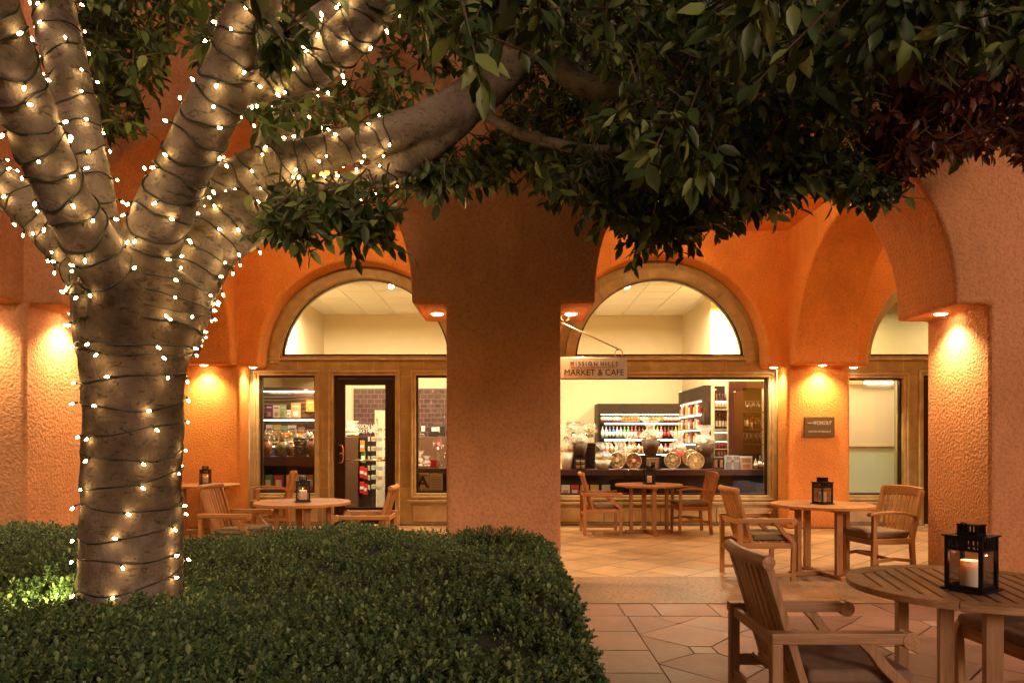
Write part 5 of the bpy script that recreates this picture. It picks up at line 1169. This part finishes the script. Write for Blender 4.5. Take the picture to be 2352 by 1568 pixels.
for x in (ld(606, 13.1), ld(742, 13.1)): child(box(x, x+.02, 13.0, 13.3, .003, zs-.012, 0).build('upright', M['steel']), tt)
for i, (px, f, lab) in enumerate(p_bowl): glass_bowl(px, 1021.8, 13.1+.05*(i % 2), 17, f, lab, 20+i, 6)
def vase(px, py, Y, h, r, m, label, tex=False):
    rr = random.Random(px)
    prof = [(0, 0), (r*.55, 0), (r*.75, h*.12), (r*.98, h*.4), (r, h*.6), (r*.85, h*.8), (r*.55, h*.9), (r*.55, h*.93), (r*.66, h), (r*.52, h*.99), (r*.42, h*.88), (0, h*.6)]
    if tex: prof = [(0, 0), (r, 0)]+[(r*(1+.12*(i % 2)), h*i/14) for i in range(1, 14)]+[(r, h), (r*.8, h), (r*.8, h*.7), (0, h*.6)]
    o = MB().lathe(prof, 24, jit=(lambda i, k: rr.uniform(-.14, .14)) if tex else None, smooth=not tex).build('pottery_vase', m); o.location = tuple(at(px, py, Y)); tag(o, label, 'vase', 'pottery on the left counter')
cl1 = mat('brown_glaze', (.16, .07, .035), .25, var=.35, vscale=12); cl2 = mat('olive_glaze', (.13, .11, .05), .25, var=.35, vscale=12)
vase(613, 1047.9, 12.5, .30, .10, cl1, 'reddish brown vase at the left edge of the window'); vase(642, 1047.9, 12.62, .24, .09, cl1, 'small brown vase behind the olive one'); vase(650, 1047.9, 12.4, .29, .105, cl2, 'olive glazed vase with a leaf tag')
vase(670, 1047.9, 12.68, .25, .09, cl1, 'reddish vase between the olive and the rough one'); vase(690, 1047.9, 12.45, .34, .10, mat('rough_clay', (.06, .04, .02), .7, var=.5, vscale=30), 'dark rough cylinder vase covered in clay shells', True)
vase(717, 1047.9, 12.42, .31, .10, cl1, 'big brown vase at the right edge of the left window')
for i, (px, c) in enumerate(((615, 'green'), (640, 'red'), (668, 'yellow'), (695, 'white'), (712, 'orange'))):
    boxes(px-11, px+11, 1090, 1128, 12.5, cs[c], c+' packet below the pottery counter', .08, 'snack_packet', 'packet', extra=[('paper_label', .2, .8, .3, .7, cs['white' if c != 'white' else 'blue'])])
# door view: tiled wall, rack, snack cabinet
def tiles_wall():
    Y = 15.28; m = mat('plum_tile', (.10, .05, .055), .25); n, l, p = N(m); tc = n.new("ShaderNodeTexCoord"); sp = n.new("ShaderNodeSeparateXYZ"); cb = n.new("ShaderNodeCombineXYZ")
    l.new(tc.outputs['Object'], sp.inputs[0]); l.new(sp.outputs[0], cb.inputs[0]); l.new(sp.outputs[2], cb.inputs[1]); br = n.new("ShaderNodeTexBrick"); l.new(cb.outputs[0], br.inputs[0])
    br.inputs['Scale'].default_value = 1; br.inputs['Brick Width'].default_value = .15; br.inputs['Row Height'].default_value = .10; br.inputs['Mortar Size'].default_value = .002
    br.inputs['Color1'].default_value = (.06, .03, .032, 1); br.inputs['Color2'].default_value = (.09, .045, .045, 1); br.inputs['Mortar'].default_value = (.3, .22, .18, 1); l.new(br.outputs[0], p.inputs['Base Color'])
    t = empty('tiled_wall', (-2.4, Y, 0), label='plum tiled back wall seen through the shop door', cat='wall')
    child(box(ld(812, Y), ld(1130, Y), Y, Y+.06, .003, at(0, 892, Y).z, 0).build('tiles', m), t)
    child(box(ld(862, Y), ld(885, Y), Y-.05, Y-.002, .003, at(0, 942, Y).z, 0).build('door_leaf', M['cream']), t)
    for txt, py, w_ in (('MISSION HILLS', 979, 62), ('MARKET & CAFE', 990, 74)):
        o = text_mesh('lettering', txt, .12, (0, 0, 0), M['white'], depth=.004); o.scale.x = w_/FPX*Y/o.dimensions.x; o.location = (ld(845, Y), Y-.06, at(0, py, Y).z); child(o, t)
    t2 = empty('service_counter', (-1.5, 14.4, .003), label='brown service counter at the back with a till on it', cat='counter')
    z = at(0, 1003, 14.3).z
    child(box(ld(900, 14.3), ld(1130, 14.3), 14.3, 14.8, .003, z, 0).build('body', col('brown_laminate', (.09, .045, .025), .35), bevel=.004), t2)
    boxes(986, 1020, 978, 1002.5, 14.5, cs['dark'], 'black till on the service counter', .2, 'till', 'till', extra=[('screen', .15, .7, .5, .9, cs['water'])])
    boxes(955, 975, 996, 1002.5, 14.45, M['steel'], 'flat grey scanner on the service counter', .15, 'scanner', 'scanner')
    boxes(968, 976, 978, 990, 14.75, M['white'], 'white wall phone above the service counter', .03, 'phone', 'phone')
tiles_wall()
def snack_cabinet():
    Y = 13.3
    t = empty('snack_cabinet', (ld(815, Y), Y, .003), label='brown cabinet hung with red snack bags seen through the door glass', cat='cabinet')
    child(box(ld(780, Y), ld(822, Y), Y, Y+.5, .003, at(0, 1003, Y).z, 0).build('body', col('brown_laminate', (.09, .045, .025), .35), bevel=.004), t)
    child(box(ld(822, Y)+.001, ld(852, Y), Y+.1, Y+.5, .003, at(0, 1003, Y).z, 0).build('side_panel', M['darkwood']), t)
    for i, (px, py, c) in enumerate(((832, 1025, 'orange'), (834, 1050, 'green'), (831, 1085, 'red'), (838, 1088, 'red'), (831, 1120, 'red'), (838, 1124, 'red'))):
        o = boxes(px-5, px+5, py-14, py+12, Y+.02*(i % 2), cs[c], 'hanging %s snack bag on the snack cabinet' % c, .04, 'snack_bag', 'bag', extra=[('stripe', .1, .9, .35, .6, cs['white'])]); o['group'] = 'snack bags hung on the cabinet'
    gift_basket(808, 1002.8, Y+.2, 36, 8, 30, col('clear_tub', (.8, .72, .58), .3), SWEET, 'cellophane parcel on the snack cabinet behind the door glass', 31)
snack_cabinet()
def card_rack():
    Y = 12.95; c = at(866, 1150, Y); t = empty('postcard_rack', (c.x, Y, .003), label='clear revolving postcard rack behind the door glass', cat='rack')
    zt = at(0, 962, Y).z
    MB().tube([(0, 0, 0), (0, 0, zt)], .022, 12).build('pole', M['thinglass'], t); MB().lathe([(0, 0), (.2, 0), (.2, .02), (.03, .03)], 20).build('base', M['thinglass'], t)
    cols_ = [M['white'], cs['water'], cs['tan'], cs['pale_green'], cs['tan']]; rr = random.Random(4)
    for r_ in range(7):
        z = at(0, 985+r_*22, Y).z-.05
        for k in range(4):
            a = k*PI/2+.5; q = Vector((math.cos(a)*.15, math.sin(a)*.15, 0)); u = Vector((-math.sin(a), math.cos(a), 0))
            b = MB(); m_ = Matrix.Translation((q.x, q.y, z)) @ Matrix.Rotation(a+PI/2, 4, 'Z')
            b.box(-.055, .055, -.002, .002, 0, .08, 0, m_); b.box(-.045, .045, -.004, .004, .014, .066, 1, m_)
            o = b.build('postcard', [M['white'], cols_[rr.randrange(1, 5)]], t)
    MB().tube([(0, 0, zt-.02), (0, 0, zt+.06)], [.02, .002], 8).build('finial', M['thinglass'], t)
card_rack()
# sweets window and notices
for i, (px, py, c, lab) in enumerate(((962, 1074.9, 'pink', 'cellophane bag of pink sweets left in the narrow window by the pillar'), (980, 1074.9, 'pink', 'smaller bundle of pink sweets beside the larger bag'))):
    gift_basket(px, py, 12.5, 26 if i == 0 else 18, 8, 34 if i == 0 else 22, cs['white'], [cs['pink'], cs['white'], cs['red']], lab, 40+i)
glass_bowl(1006, 1074.9, 12.5, 13, [cs['pink'], cs['red'], cs['white']], 'tall footed glass of red sweets by the central pillar', 44, 42)
boxes(988, 1003, 1055, 1074.9, 12.55, cs['red'], 'red sweet tin behind the footed glass', .1)
def notice(px0, px1, py0, py1, label, big):
    Y = YW+.145; o = boxes(px0, px1, py0, py1, Y, mat('notice_paper', (.50, .38, .22), .5), label, .004, 'notice', 'notice')
    a = at(px0, py1, Y); w_ = at(px1, 0, Y).x-a.x; h_ = at(0, py0, Y).z-a.z; dk = cs['dark']
    if big:
        e = text_mesh('letter', 'A', .26, (w_/2, -.002, h_*.52), dk, o, depth=.0005, bold=.008); e.scale.x = 1.1
        for k in range(3): MB().box(w_*.12, w_*.88, -.0015, -.0003, h_*(.80+.05*k), h_*(.815+.05*k), 0).build('text_line', dk, o)
        for k in range(2): MB().box(w_*.2, w_*.8, -.0015, -.0003, h_*(.08+.06*k), h_*(.10+.06*k), 0).build('text_line', dk, o)
    else:
        for k in range(9): MB().box(w_*(.1+.03*(k % 3)), w_*(.9-.04*(k % 2)), -.0015, -.0003, h_*(.12+.085*k), h_*(.135+.085*k), 0).build('text_line', dk, o)
notice(957, 985, 1086, 1131, 'brown notice with a big black letter A in the window by the pillar', True)
notice(986, 1017, 1087, 1131, 'brown notice full of small text beside the big letter A', False)
